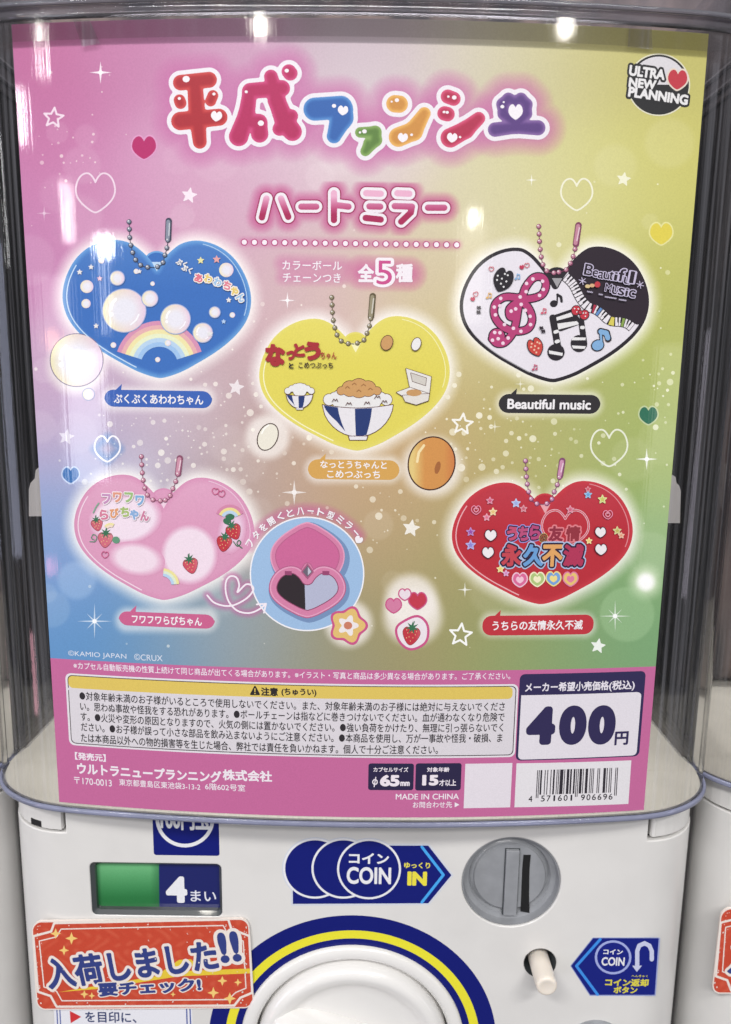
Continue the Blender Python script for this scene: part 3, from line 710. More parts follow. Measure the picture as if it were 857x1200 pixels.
# ------------------------------------------------------------------ the poster on the front of the case
poster = thing('poster', (0, 0, 0), 'pastel rainbow poster of five heart mirrors, on the clear front of the middle machine', 'poster')
BGC = [(20, 40, 186, 88, 142), (40, 120, 188, 92, 148), (30, 300, 190, 112, 166), (60, 200, 196, 108, 162), (150, 60, 192, 112, 160), (280, 45, 196, 140, 175), (430, 50, 196, 176, 186), (430, 30, 182, 162, 172),
       (540, 50, 200, 190, 170), (620, 60, 198, 190, 142), (700, 60, 190, 182, 104), (790, 60, 184, 176, 76), (800, 200, 196, 190, 78), (795, 330, 182, 182, 72), (720, 220, 204, 200, 108), (640, 230, 206, 200, 132), (560, 240, 208, 200, 156),
       (430, 190, 210, 190, 190), (330, 200, 210, 172, 192), (200, 210, 208, 146, 184), (120, 260, 200, 126, 172), (300, 330, 204, 164, 176), (250, 250, 208, 152, 182), (250, 470, 190, 156, 162), (150, 500, 186, 160, 184), (60, 440, 196, 150, 184), (60, 500, 186, 158, 196),
       (300, 560, 182, 152, 132), (380, 340, 208, 176, 168), (500, 330, 206, 186, 148), (480, 520, 196, 158, 104), (420, 560, 192, 154, 108), (560, 400, 200, 186, 118), (560, 500, 184, 164, 90), (700, 520, 160, 172, 84), (640, 500, 172, 168, 84), (780, 520, 150, 174, 74), (790, 430, 168, 178, 74),
       (760, 640, 120, 164, 90), (740, 740, 104, 158, 100), (660, 760, 118, 156, 92), (600, 745, 138, 148, 78), (560, 640, 160, 152, 82), (450, 745, 148, 138, 82), (380, 760, 142, 140, 110), (300, 745, 136, 144, 146), (200, 745, 98, 142, 180), (100, 740, 70, 136, 196),
       (70, 660, 96, 144, 204), (60, 620, 126, 150, 204), (110, 570, 148, 164, 206), (200, 545, 176, 160, 182), (250, 600, 172, 152, 158), (265, 710, 142, 160, 168), (480, 620, 182, 152, 100), (540, 700, 150, 144, 80), (350, 600, 186, 150, 128), (440, 660, 170, 146, 96)]
_B = np.array(BGC, float)
def bg(x, y):
    x = np.asarray(x, float); y = np.asarray(y, float)
    d2 = (x[..., None] - _B[:, 0]) ** 2 + (y[..., None] - _B[:, 1]) ** 2
    wt = np.exp(-d2 / (2 * 52 ** 2)) + 1e-5 / (d2 + 2000) * 400; return (wt[..., None] * _B[:, 2:]).sum(-2) / wt.sum(-1)[..., None]
# letter strokes of the big title, measured in the photo: (points, radii) per blob
ta, tb, tc = K(190, 65, 4.761), K(350, 75, 4.761), K(480, 75, 4.761)
TITLE = [((206, 52, 52), (176, 28, 44), [(ta, [(105, 152), (262, 136)], [39, 40]), (ta, [(183, 150), (196, 330), (211, 482)], [38, 43, 34]), (ta, [(103, 366), (318, 345)], [47, 43]), (ta, [(98, 250), (104, 266)], [28, 28]), (ta, [(284, 224), (272, 254)], [26, 26])]),
         ((206, 52, 116), (184, 28, 92), [(ta, [(490, 205), (472, 330), (428, 452)], [36, 42, 50]), (ta, [(492, 198), (668, 184)], [40, 42]), (ta, [(608, 118), (640, 250), (690, 380), (728, 425)], [34, 44, 52, 48]), (ta, [(655, 410), (700, 380)], [34, 36]), (ta, [(722, 338), (690, 370)], [33, 40]), (ta, [(490, 368), (540, 375), (545, 438)], [40, 42, 44]), (ta, [(708, 90), (716, 100)], [36, 36])]),
         ((62, 132, 204), (40, 98, 176), [(tb, [(92, 252), (236, 242)], [60, 60]), (tb, [(240, 262), (240, 300), (198, 402)], [60, 60, 36])]),
         ((118, 160, 66), (88, 128, 48), [(tb, [(345, 382), (428, 380), (430, 425), (372, 488)], [25, 29, 30, 22]), (tb, [(388, 440), (378, 480)], [22, 22])]),
         ((230, 168, 62), (206, 138, 40), [(tb, [(538, 222), (562, 224)], [44, 44]), (tb, [(558, 408), (640, 375), (702, 276)], [50, 48, 31])]),
         ((214, 62, 108), (182, 34, 76), [(tc, [(214, 182), (246, 194)], [35, 35]), (tc, [(196, 276), (212, 280)], [36, 36]), (tc, [(228, 412), (312, 368), (386, 304)], [50, 44, 32])]),
         ((124, 86, 156), (92, 60, 130), [(tc, [(596, 338), (528, 278), (522, 225), (552, 196), (590, 212)], [30, 30, 31, 29, 27]), (tc, [(590, 212), (622, 196), (652, 225), (650, 278), (596, 338)], [27, 29, 28, 28, 30]), (tc, [(478, 366), (590, 352)], [36, 32]), (tc, [(590, 352), (716, 356)], [32, 38])])]
def title_fn(parts):
    def fn(X, Y):
        F = np.full(X.shape, 1e9)
        for k, pts, rad in parts:
            for (p, q), (r0, r1) in zip(zip(pts, pts[1:]), zip(rad, rad[1:])):
                (ax, ay), (bx, by) = k(*p), k(*q); dx, dy = bx - ax, by - ay; t = np.clip(((X - ax) * dx + (Y - ay) * dy) / (dx * dx + dy * dy + 1e-9), 0, 1)
                g = np.hypot(X - ax - t * dx, Y - ay - t * dy) - (r0 + (r1 - r0) * t) / 4.761
                F = np.where(F > 1e8, g, np.minimum(F, g) - np.maximum(2.2 - np.abs(F - g), 0) ** 2 / 8.8)
        return F
    return fn
HEARTS = [  # left, right, top, notch, tip
    ((73, 334), (294, 336), 281.5, (183, 316), (188, 443)), ((304, 437), (527, 430), 372, (416, 411), (419, 528)), ((539, 348), (761, 345), 289.5, (652, 335), (648, 448)),
    ((87, 604), (298, 612), 558, (191, 594), (192, 703)), ((530, 616), (742, 612), 564.5, (638, 600), (634, 708))]
HP = [heart_pts(*h) for h in HEARTS]
PILLS = [((122, 456.5), (249, 478.5)), ((361, 538), (468, 562.5)), ((585, 461.5), (703, 485)), ((139, 716), (252, 737)), ((566, 721.5), (695, 743))]
SUB = K(280, 205, 3.174)
SUBT = [[(103, 88), (86, 158)], [(157, 88), (184, 156)], [(233, 118), (288, 118)], [(354, 68), (354, 168)], [(358, 112), (408, 118)], [(474, 68), (528, 70)], [(486, 117), (526, 118)], [(472, 160), (528, 166)], [(590, 68), (634, 70)], [(580, 116), (644, 118), (640, 140), (604, 174)], [(704, 122), (764, 122)]]
def sub_fn(X, Y):
    F = np.full(X.shape, 1e9)
    for s_ in SUBT:
        P = np.array([SUB(*p) for p in s_]); F = np.minimum(F, seg_dist(X, Y, P[:-1], P[1:], False))
    return F
ARROW = catmull([(243, 697.6), (251, 706), (264, 710), (276, 708.5), (290, 700.5), (297, 691.5), (295, 686), (288, 685), (278.6, 694), (280.5, 686), (277.5, 677), (270, 675.3), (265, 682), (265, 695), (269.5, 707), (279, 716), (292, 718.4), (303, 714.5), (312, 707.5)], 5)

# ---- the sheet: a fine grid carrying the soft colours of the print
NX, NZ, HW, HT = 330, 400, .15, .3642
s_, z_ = np.meshgrid(np.linspace(-HW, HW, NX), np.linspace(0, HT, NZ)); P3 = POSTER.to3(s_.ravel(), z_.ravel(), np.zeros(s_.size)); gx, gy = project(P3)
inkc = bg(gx, gy)
def cloud(cx, cy, r, col, a, soft=.5):
    global inkc
    d = np.hypot(gx - cx, gy - cy); t = np.clip((r - d) / (r * soft), 0, 1); t = t * t * (3 - 2 * t) * a; inkc = inkc * (1 - t[:, None]) + np.array(col) * t[:, None]
def glow(fn, box, reach, col, a, power=1.5, start=0):
    global inkc
    m = (gx > box[0] - reach) & (gx < box[2] + reach) & (gy > box[1] - reach) & (gy < box[3] + reach)
    d = fn(gx[m], gy[m]); t = np.clip(1 - (d - start) / reach, 0, 1) ** power * a; inkc[m] = inkc[m] * (1 - t[:, None]) + np.array(col) * t[:, None]
def loopfn(*l):
    A, B = loop_segs(l); return lambda X, Y: seg_dist(X, Y, A, B)
def linefn(P):
    P = np.asarray(P, float); return lambda X, Y: seg_dist(X, Y, P[:-1], P[1:], False)
def pillfn(a, b):
    r = (b[1] - a[1]) / 2; y = (a[1] + b[1]) / 2; return lambda X, Y: np.hypot(X - np.clip(X, a[0] + r, b[0] - r), Y - y) - r
rnd = random.Random(4)
for _ in range(46):                                  # large out-of-focus discs of the print
    x, y = rnd.uniform(20, 820), rnd.uniform(120, 760); r = rnd.uniform(10, 34); cloud(x, y, r, (255, 250, 245), rnd.uniform(.03, .10), rnd.uniform(.1, .35))
cloud(757, 682, 27, (248, 255, 226), .8, .9); cloud(757, 682, 14, (255, 255, 252), 1, .6); cloud(160, 560, 60, (255, 255, 255), .18, 1); cloud(430, 130, 160, (255, 240, 245), .15, 1); cloud(200, 470, 120, (245, 230, 240), .16, 1); cloud(90, 680, 26, (190, 215, 245), .28, .3); cloud(735, 720, 34, (170, 210, 150), .3, .12); cloud(300, 640, 30, (255, 240, 235), .1, .2)
tf = [title_fn(p[2]) for p in TITLE]
for f in tf: glow(lambda X, Y, f=f: f(X, Y) - 5, (190, 70, 645, 190), 22, (194, 92, 156), .76, .85)
glow(lambda X, Y: sub_fn(X, Y) - 8, (300, 225, 535, 265), 12, (192, 62, 128), .8, 1.0)
glow(linefn([(285, 283.5), (536, 287)]), (280, 280, 540, 290), 8, (196, 70, 140), .55, 1)
glow(linefn([(332, 309), (402, 311)]), (330, 303, 404, 332), 14, (200, 92, 152), .6, .9); glow(linefn([(332, 325), (400, 326)]), (330, 310, 404, 332), 12, (200, 92, 152), .55, .9)
glow(linefn([(424, 319), (480, 321)]), (415, 300, 488, 340), 22, (200, 74, 142), .85, .7)
for i, h in enumerate(HP): glow(loopfn(h), (min(p[0] for p in h), min(p[1] for p in h), max(p[0] for p in h), max(p[1] for p in h)), 17, (250, 246, 240), .85, 1.3)
for a_, b_ in PILLS: glow(pillfn(a_, b_), (*a_, *b_), 9, (245, 242, 238), .55, 1.4)
glow(linefn(ARROW), (240, 674, 313, 720), 7, (196, 82, 150), .75, 1)
arcp = [(360 + 77 * math.cos(math.radians(t)), 675 + 77 * math.sin(math.radians(t))) for t in range(-152, -35, 6)]
glow(linefn(arcp), (280, 590, 430, 650), 11, (196, 84, 140), .75, .9)
for cx, cy, r in ((314, 512, 24), (507, 547, 36), (90, 428, 34), (484, 722, 34), (482, 704, 30), (409, 731, 26)): cloud(cx, cy, r + 8, (240, 232, 224), .8, .4)
glow(linefn([(126, 512), (111, 526), (126, 540), (141, 526), (126, 512)]), (110, 510, 142, 542), 8, (70, 130, 200), .6, 1)
inkc = inkc + (255 - inkc) * .07
me = bpy.data.meshes.new('sheet'); ii = np.arange(NX * NZ).reshape(NZ, NX)
fc = np.stack([ii[:-1, :-1], ii[:-1, 1:], ii[1:, 1:], ii[1:, :-1]], -1).reshape(-1, 4)
me.from_pydata(P3.tolist(), [], fc.tolist()); at = me.color_attributes.new('ink', 'FLOAT_COLOR', 'POINT')
at.data.foreach_set('color', np.concatenate([ink(inkc), np.ones((len(inkc), 1))], 1).ravel()); me.materials.append(INK)
for p in me.polygons: p.use_smooth = True
sheet = bpy.data.objects.new('sheet', me); link(sheet, poster)
def tint(x, y, col=(255, 255, 255), a=.6):
    u = POSTER.uv(np.array(float(x)), np.array(float(y))); i = int(np.clip(round((u[0] + HW) / (2 * HW) * (NX - 1)), 0, NX - 1)); j = int(np.clip(round(u[1] / HT * (NZ - 1)), 0, NZ - 1))
    return tuple(lerp(inkc[j * NX + i], col, a))

# ---- speckles of light scattered over the print
sp = Art(POSTER, 1); rs = random.Random(11); placed = []
fns = [loopfn(h) for h in HP]
def speck(n, area_, r0, r1, a0, a1):
    for _ in range(n):
        for _t in range(12):
            x, y = area_()
            if not (25 < x < 800 and 60 < y < 765): continue
            r = r0 + (r1 - r0) * rs.random() ** 2.2; q = np.array([x]), np.array([y])
            if min(float(f(*q)[0]) for f in fns) < r + 1 or any(a[0] - 6 < x < b[0] + 6 and a[1] - 5 < y < b[1] + 5 for a, b in PILLS) or any(math.hypot(x - u, y - v) < r + t + 1 for u, v, t in placed) or math.hypot(x - 360, y - 673) < 70: continue
            placed.append((x, y, r)); sp.ell(x, y, r, r, tint(x, y, (255, 252, 236), rs.uniform(a0, a1)), 2, n=14); break
speck(84, lambda: (rs.gauss(250, 70), rs.gauss(500, 50)), .8, 4.2, .25, .6); speck(100, lambda: (rs.gauss(620, 80), rs.gauss(500, 45)), .8, 4.6, .3, .7)
speck(30, lambda: (rs.gauss(430, 60), rs.gauss(600, 40)), .8, 4.4, .3, .65); speck(36, lambda: (rs.gauss(90, 30), rs.gauss(180, 40)), .7, 2.6, .3, .6)
speck(24, lambda: (rs.gauss(765, 22), rs.gauss(440, 80)), .8, 3, .3, .7); speck(40, lambda: (rs.uniform(60, 760), rs.uniform(200, 760)), .7, 3.2, .2, .6); speck(22, lambda: (rs.gauss(200, 60), rs.gauss(540, 25)), 1, 4, .3, .7)
sp.build('speckle_print', poster, kind='stuff')

# ---- small marks: stars, hearts, twinkles
def mark(name): return Art(POSTER, 3)
for x, y, r, a_ in ((63, 138, 12, .7), (542, 497, 12.5, .82), (540, 744, 13.5, .92)):
    m_ = mark(0); m_.stroke(star(x, y, r, .45, 5, -84), 2.3, tint(x, y, a=a_), closed=True); m_.build('star_outline', poster)
for x, y, r, a_ in ((222, 229, 9, .7), (731, 210, 8, .6), (277, 454, 9, .62), (78, 512, 9, .5), (482, 619, 10, .75), (701, 757, 8.5, .85)):
    m_ = mark(0); m_.shape([star(x, y, r, .46, 5, -80)], tint(x, y, a=a_), off=.5); m_.build('star_mark', poster)
for x, y, r, a_ in ((118, 85, 13, .75), (623, 211, 7, .6), (337, 352, 10, .7), (345, 577, 15, .6), (758, 538, 13, .75), (545, 691, 9, .6), (580, 500, 8, .4), (610, 450, 7, .4), (52, 250, 9, .3)):
    m_ = mark(0); m_.poly(sparkle(x, y, r, .16), tint(x, y, a=a_)); m_.ell(x, y, r * .2, r * .2, tint(x, y, a=min(1, a_ + .2)), n=12); m_.build('twinkle', poster)
for x, y, r in ((111, 728, 21), (721, 722, 19)):
    m_ = mark(0); m_.poly(star(x, y, r, .07, 4, -90), tint(x, y, a=.6)); m_.poly(star(x, y, r * .62, .1, 4, -45), tint(x, y, a=.62)); m_.ell(x, y, 2.6, 2.6, tint(x, y, a=.95), n=16); m_.build('twinkle', poster)
for x, y, wd, a_ in ((112, 226, 46, .62), (676, 228, 37, .6), (126, 526, 30, .85), (714, 525, 43, .72)):
    m_ = mark(0); m_.stroke(mini_heart(x, y, wd, wd * 1.0), 2.0, tint(x, y, a=a_), closed=True); m_.build('heart_outline', poster)
for x, y, wd, c_, o_ in ((169, 173, 28, (186, 26, 104), (222, 150, 196)), (775, 274, 26, (222, 204, 30), (226, 222, 140)), (83, 557, 19, (30, 106, 178), (190, 205, 235)), (760, 487, 21, (28, 110, 82), (190, 205, 150))):
    m_ = mark(0); m_.shape([mini_heart(x, y, wd, wd * .95)], o_, off=1.7); m_.shape([mini_heart(x, y, wd, wd * .95)], c_); m_.build('heart_mark', poster)

# ---- big title
tl = Art(POSTER, 4); BOX = (190, 65, 645, 192)
allf = lambda X, Y: np.minimum.reduce([f(X, Y) for f in tf])
tl.sdf(allf, BOX, .8, (232, 226, 232), off=6.0)
for (c1, c2, parts), f in zip(TITLE, tf):
    def shade(x, y, d, c1=c1, c2=c2):
        t = min(1, max(0, -d / 5.5)); return lerp(lerp(c1, (255, 235, 240), .10), c2 if t > .9 else lerp(c1, c2, t), min(1, t * 1.6))
    tl.sdf(f, BOX, .8, shade, 6, off=1.0, solid=True)
WHT = (238, 232, 236)
for k, x, y, r in ((ta, 135, 132, 20), (ta, 97, 240, 9), (ta, 290, 215, 9), (ta, 696, 85, 12), (ta, 552, 378, 17), (ta, 470, 203, 9), (tb, 198, 234, 12), (tb, 368, 376, 13), (tb, 343, 382, 7), (tb, 549, 202, 12), (tb, 520, 210, 6), (tb, 631, 395, 8), (tc, 250, 187, 13), (tc, 217, 182, 7), (tc, 193, 268, 8), (tc, 211, 270, 9), (tc, 282, 408, 7), (tc, 518, 238, 11), (tc, 526, 213, 6)):
    tl.ell(*k(x, y), r / 4.761, r / 4.761 * .9, WHT, 8, n=14)
for k, x, y, wd in ((ta, 304, 340, 62), (tb, 248, 260, 58), (tb, 582, 412, 56), (tc, 238, 412, 58)): tl.shape([mini_heart(*k(x, y), wd / 4.761, rot=6)], WHT, 8, h=.4)
tl.shape([mini_heart(*tc(592, 268), 80 / 4.761, 86 / 4.761)], WHT, 8, h=.4)
tl.build('title_lettering', poster)
# ---- subtitle
st = Art(POSTER, 4); SB = (292, 212, 540, 274)
st.sdf(sub_fn, SB, .6, (158, 20, 84), off=8.4); st.sdf(sub_fn, SB, .6, (234, 226, 232), off=7.1)
def sshade(x, y, d): t = (y - 226) / 36; return lerp((232, 170, 200), (172, 22, 84), min(1, max(0, (t - .12) * 1.7)))
st.sdf(sub_fn, SB, .6, sshade, off=3.7, solid=True)
for i in range(22):
    x = 286.5 + i * 11.85; y = 283.8 + .00 * i + 3.2 * i / 21; st.ell(x, y, 4.2, 4.2, (186, 60, 124), 2, n=18); st.ell(x, y, 3, 3, (240, 228, 236), 6, n=16)
st.text('カラーボール', 366, 311, 70, 11, (240, 232, 238), .012, sp=0); st.text('チェーンつき', 365.5, 325.5, 68, 11, (240, 232, 238), .012)
st.text('全', 429, 320, 19, 21.5, (238, 230, 236), .045); st.text('5', 450.5, 319.5, 18, 28, (206, 70, 140), .0, out=((.085, (240, 232, 238)),)); st.text('種', 474, 320, 20, 22, (238, 230, 236), .04)
st.build('subtitle_lettering', poster)
# ---- maker's mark
mk = Art(POSTER, 4); k5 = K(720, 55, 7.79); BK = (40, 40, 42); WE = (226, 224, 224)
ccx, ccy, cr = *k5(405, 345), 35.5
mk.ell(ccx, ccy, cr + 1.4, cr + 1.2, (222, 218, 190), n=64); mk.ell(ccx, ccy, cr, cr - .3, BK, n=64)
top = [(ccx + (cr - 2.6) * math.cos(math.radians(t)), ccy + (cr - 2.6) * math.sin(math.radians(t))) for t in range(180, 361, 6)]; mk.poly(top, (212, 208, 212))
LN = (('ULTRA', 300, 235, 330, 98, -4), ('NEW', 258, 335, 252, 88, -3), ('PLANNING', 403, 447, 552, 96, -4.5))
for i_, (t, x, y, wd, ht, ro) in enumerate(LN): mk.text(t, *k5(x, y), wd / 7.79, ht / 7.79, BK, .05, out=((.17, BK),), only='out', rot=ro, lv=8 + i_)
mk.shape([mini_heart(*k5(577, 300), 24.5, 25, 4)], (222, 206, 190), 11, off=.9, h=.5); mk.shape([mini_heart(*k5(577, 300), 22.5, 23, 4)], (196, 46, 62), 12, h=.5)
for t, x, y, wd, ht, ro in LN: mk.text(t, *k5(x, y), wd / 7.79, ht / 7.79, WE, .05, rot=ro, lv=13)
mk.build('maker_mark', poster)

# ---- the five heart cases
def chain(parent, lt, bot, rj, c0, c1, metal, dark):
    a = Art(POSTER, 30)
    left = catmull([lt, (lt[0] + 1.5, lt[1] + (bot[1] - lt[1]) * .45), (lt[0] + (bot[0] - lt[0]) * .25, lt[1] + (bot[1] - lt[1]) * .82), (lt[0] + (bot[0] - lt[0]) * .55, bot[1] - 1.5), bot], 20)
    right = catmull([(bot[0] + 4, bot[1] - 1), ((bot[0] + rj[0]) / 2 + 3.5, (bot[1] * .7 + rj[1] * .3)), rj, ((rj[0] + c0[0]) / 2 + .8, (rj[1] + c0[1]) / 2), c0], 20)
    a.stroke(left[::4], .8, dark, 30); a.stroke(right[::4], .8, dark, 30)
    for pth in (left, right):
        acc, last = 0, pth[0]; pts = [pth[0]]
        for p in pth[1:]:
            acc += math.hypot(*(p - last)); last = p
            if acc >= 8.6: pts.append(p); acc = 0
        for x, y in pts:
            a.ell(x, y, 2.9, 2.9, dark, 32, n=16); a.ell(x - .35, y - .35, 2.1, 2.1, metal, 33, n=14); a.ell(x - .9, y - 1.0, .8, .8, (240, 236, 236), 34, n=10)
    a.stroke([c0, c1], 7.4, dark, 31); a.stroke([(c0[0] - .5, c0[1] - 1), (c1[0] - .5, c1[1] + 1)], 4.6, metal, 33); a.stroke([(c0[0] + 1, c0[1] - 4), (c1[0] + 1, c1[1] + 3)], 1.5, lerp(metal, (255, 255, 255), .5), 34)
    return a.build('ball_chain', parent)
def caption(parent, i, col, lines, tcol=(238, 234, 236)):
    a = Art(POSTER, 4); (x0, y0), (x1, y1) = PILLS[i]; h = y1 - y0; cy = (y0 + y1) / 2
    c = a.f.uv(np.array([x0, x1]), np.array([y0, y1])); a.rect((x0, y0), (x1, y1), col, h / 2 - .3, 5)
    tx = x0 + 17; a.poly([(tx - 5, y0 + 2), (tx + 4, y0 - 6.5), (tx + 3, y0 + 2)], col, 6)
    for t, yy, wd, ht, d in lines: a.text(t, (x0 + x1) / 2, cy + yy, wd, ht, tcol, d)
    return a.build('caption', parent)
def heart_body(a, i, edge, base, hi=None):
    cx, yt = HEARTS[i][3]
    def sh(x, y, d):
        t = min(1, max(0, -d / 9)); c = lerp(edge, base, min(1, t * 1.3)); u = max(0, 1 - ((y - HEARTS[i][2]) / 60)) * .10
        return lerp(c, (255, 255, 255), u * t)
    a.ell(cx + .8, yt - 8, 15, 14, edge, 3, n=28); a.ell(cx + .8, yt - 8, 13, 12, base, 4, n=28)
    a.shape([HP[i]], sh, 5, h=2.2, solid=True); a.lv = 6
    a.poly([(cx - 5, yt - 9), (cx + 7, yt - 9), (cx + 1, yt + 2)], lerp(edge, (255, 255, 255), .55), 6)
    P = np.array(HP[i]); n = len(P); seg = P[int(n * .58):int(n * .80)]; c0 = P.mean(0)
    a.stroke(c0 + (seg - c0) * .955, 1.3, lerp(edge, (255, 255, 255), .6), 7)
    seg = P[int(n * .14):int(n * .30)]; a.stroke(c0 + (seg - c0) * .955, 1.0, lerp(edge, (255, 255, 255), .45), 7); a.lv = 8
def bubble(a, x, y, r, line=None):
    def sh(px, py, d):
        t = min(1, -d / (r * .8)); u = (px - x) / r; return lerp(lerp((226, 196, 220), (236, 226, 176), max(0, min(1, .5 - u * .5))), (228, 226, 236), min(1, t * 1.5))
    if line: a.ell(x, y, r + 1.0, r + 1.0, line, n=48)
    a.sdf(lambda X, Y: np.hypot(X - x, Y - y) - r, (x - r - 2, y - r - 2, x + r + 2, y + r + 2), max(.5, r / 8), sh, solid=True)
    if r > 9: a.stroke([(x - r * .62, y - r * .08), (x - r * .56, y - r * .34), (x - r * .40, y - r * .54)], r * .13, (250, 250, 252)); a.ell(x - r * .6, y + r * .18, r * .1, r * .1, (250, 250, 252), n=14); a.stroke([(x + r * .3, y + r * .66), (x + r * .56, y + r * .44), (x + r * .68, y + r * .18)], r * .07, (244, 244, 250))
def rainbow(a, cx, cy, r, t0, t1, cols, wd):
    for j, c in enumerate(cols):
        r1, r0 = r - j * wd, r - (j + 1) * wd - .3; T = np.radians(np.linspace(t0, t1, 24)); n = len(T)
        P = np.concatenate([np.stack([cx + q * np.cos(T), cy + q * np.sin(T)], 1) for q in (r1, r0)]); a.add(a.f.uv(P[:, 0], P[:, 1]), [(k, k + 1, n + k + 1, n + k) for k in range(n - 1)], c, None, P)
RB = ((214, 140, 176), (228, 170, 170), (234, 222, 156), (226, 232, 190), (176, 206, 232), (150, 190, 232))
# 1 blue, bubbles over a rainbow
h = Art(POSTER, 4); heart_body(h, 0, (96, 160, 220), (44, 108, 190)); k1, k1b = K(70, 250, 5.454), K(180, 250, 5.454)
rainbow(h, 187, 428, 52, 198, 342, RB, 5.0)
for x, y, r in ((*k1(175, 468), 7.6), (*k1(170, 577), 5.4), (*k1b(466, 362), 8.4), (*k1(595, 450), 2.6), (*k1b(505, 650), 3.2), (*k1(345, 842), 3.3), (*k1(268, 302), 3.4), (*k1(628, 935), 3), (197, 402, 3.6), (160, 318, 3)): bubble(h, x, y, r)
for x, y, r in ((146, 364, 25), (206, 374, 17), (238, 390, 11), (176, 350, 9), (138, 326, 8), (252, 366, 6)): bubble(h, x, y, r, (150, 170, 216))
for x, y, r, c_ in ((*k1(203, 344), 3, WE), (*k1(130, 376), 3.2, WE), (*k1(258, 417), 3, (226, 180, 200)), (*k1(235, 720), 3, WE), (*k1b(303, 302), 4, (226, 220, 150)), (*k1b(405, 295), 4.4, (230, 160, 160)), (*k1b(482, 555), 3, WE), (*k1b(362, 770), 3.6, WE), (*k1b(450, 692), 2.6, (170, 200, 236)), (*k1(512, 372), 2.4, WE)): h.shape([star(x, y, r, .45)], c_, off=.3, h=.4)
h.text('ぷく', *k1b(180, 318), 13, 8, WE, .05, rot=-24); h.text('ぷく', *k1b(215, 356), 13, 8, WE, .05, rot=-24)
for ch, x, y, c_, ro in (('あ', 290, 415, (226, 110, 130), -12), ('わ', 352, 418, (228, 196, 92), -16), ('わ', 412, 440, (150, 190, 226), -20), ('ち', 472, 462, (226, 120, 140), -26), ('ゃ', 518, 498, (228, 196, 92), -32), ('ん', 560, 538, (150, 190, 226), -36)): h.text(ch, *k1b(x, y), 9.5, 10, c_, .05, out=((.10, (238, 232, 226)),), rot=ro)
o1 = h.build('heart_picture', poster, label='blue printed heart full of bubbles')
chain(o1, (151.6, 260), (181, 313.5), (193, 301), (197.3, 280), (198, 259), (132, 140, 158), (56, 62, 84)); caption(o1, 0, (48, 96, 184), [('ぷくぷくあわわちゃん', .5, 105, 11.5, .022)])
bb = Art(POSTER, 6); bubble(bb, 90, 422, 30.5, (120, 108, 140)); bubble(bb, 104, 462, 6.5, (150, 160, 200)); bb.build('bubble_print', poster)
# 2 yellow, the rice bowl
h = Art(POSTER, 4); heart_body(h, 1, (226, 214, 80), (222, 208, 52)); ky = K(300, 340, 3.726); LNE = (92, 44, 40)
def bowl(cx, cy, wd, dp, st=.6):
    rim = [(cx - wd / 2 + wd * t, cy + math.sin(math.pi * t) * wd * .05) for t in np.linspace(0, 1, 9)]
    low = [(cx + wd / 2 * math.cos(math.radians(t)) * (1 - .12 * math.sin(math.radians(t))), cy + dp * math.sin(math.radians(t)) ** .9) for t in range(8, 173, 12)]
    out = rim + low; h.shape([out], LNE, off=st, h=.5); h.shape([out], (226, 222, 226), off=-st * .4, h=.5)
    for t0, t1 in ((.02, .22), (.46, .70)):
        def at(t, v): return (cx - wd / 2 + wd * t + (.5 - t) * wd * .42 * v ** 1.5, cy + math.sin(math.pi * t) * wd * .05 + v * dp * (.30 + .70 * math.sin(math.pi * (t * .8 + .1))))
        h.poly([at(t0, v) for v in np.linspace(.02, .93, 9)] + [at(t1, v) for v in np.linspace(.93, .02, 9)], (30, 54, 116))
    h.poly([(cx - wd * .14, cy + dp * .97), (cx + wd * .15, cy + dp * .97), (cx + wd * .13, cy + dp * 1.12), (cx - wd * .12, cy + dp * 1.12)], LNE); h.poly([(cx - wd * .125, cy + dp * .99), (cx + wd * .135, cy + dp * .99), (cx + wd * .12, cy + dp * 1.10), (cx - wd * .11, cy + dp * 1.10)], (226, 222, 226))
def heap(pts, r, col, st=.7):
    fn = lambda X, Y: np.minimum.reduce([np.hypot(X - x, Y - y) - r_ for x, y, r_ in pts]); xs = [p[0] for p in pts]; ys = [p[1] for p in pts]; m = max(p[2] for p in pts) + 3; bx = (min(xs) - m, min(ys) - m, max(xs) + m, max(ys) + m)
    h.sdf(fn, bx, .5, LNE, off=st); h.sdf(fn, bx, .5, col)
heap([(*ky(320 + 25 * i, 478 - 26 * math.sin(math.pi * i / 10)), 6.5) for i in range(11)] + [(*ky(440, 470), 17), (*ky(390, 480), 15), (*ky(490, 480), 15)], 0, (228, 226, 224))
heap([(*ky(372 + 17.5 * i, 440 - 14 * math.sin(math.pi * i / 9)), 4.6) for i in range(10)] + [(*ky(450, 428), 11), (*ky(410, 430), 9), (*ky(490, 430), 9)], 0, (206, 152, 84))
for x, y in ((400, 425), (430, 410), (470, 415), (500, 432), (450, 440)): h.stroke([ky(x - 9, y + 3), ky(x, y - 5), ky(x + 9, y + 3)], .8, (160, 104, 50), 24)
bowl(*ky(445, 500), 83, 37.5)
for x, y in ((345, 480), (405, 495), (485, 492), (530, 466), (560, 486)): h.stroke([ky(x - 12, y + 7), ky(x - 4, y - 5), ky(x + 2, y + 3), ky(x + 8, y - 5), ky(x + 13, y + 6)], .8, LNE, 60)
heap([(*ky(140 + 17 * i, 440 - 20 * math.sin(math.pi * i / 6)), 3.6) for i in range(7)] + [(*ky(192, 436), 8)], 0, (228, 226, 224), .5); bowl(*ky(191, 456), 31, 16, .5)
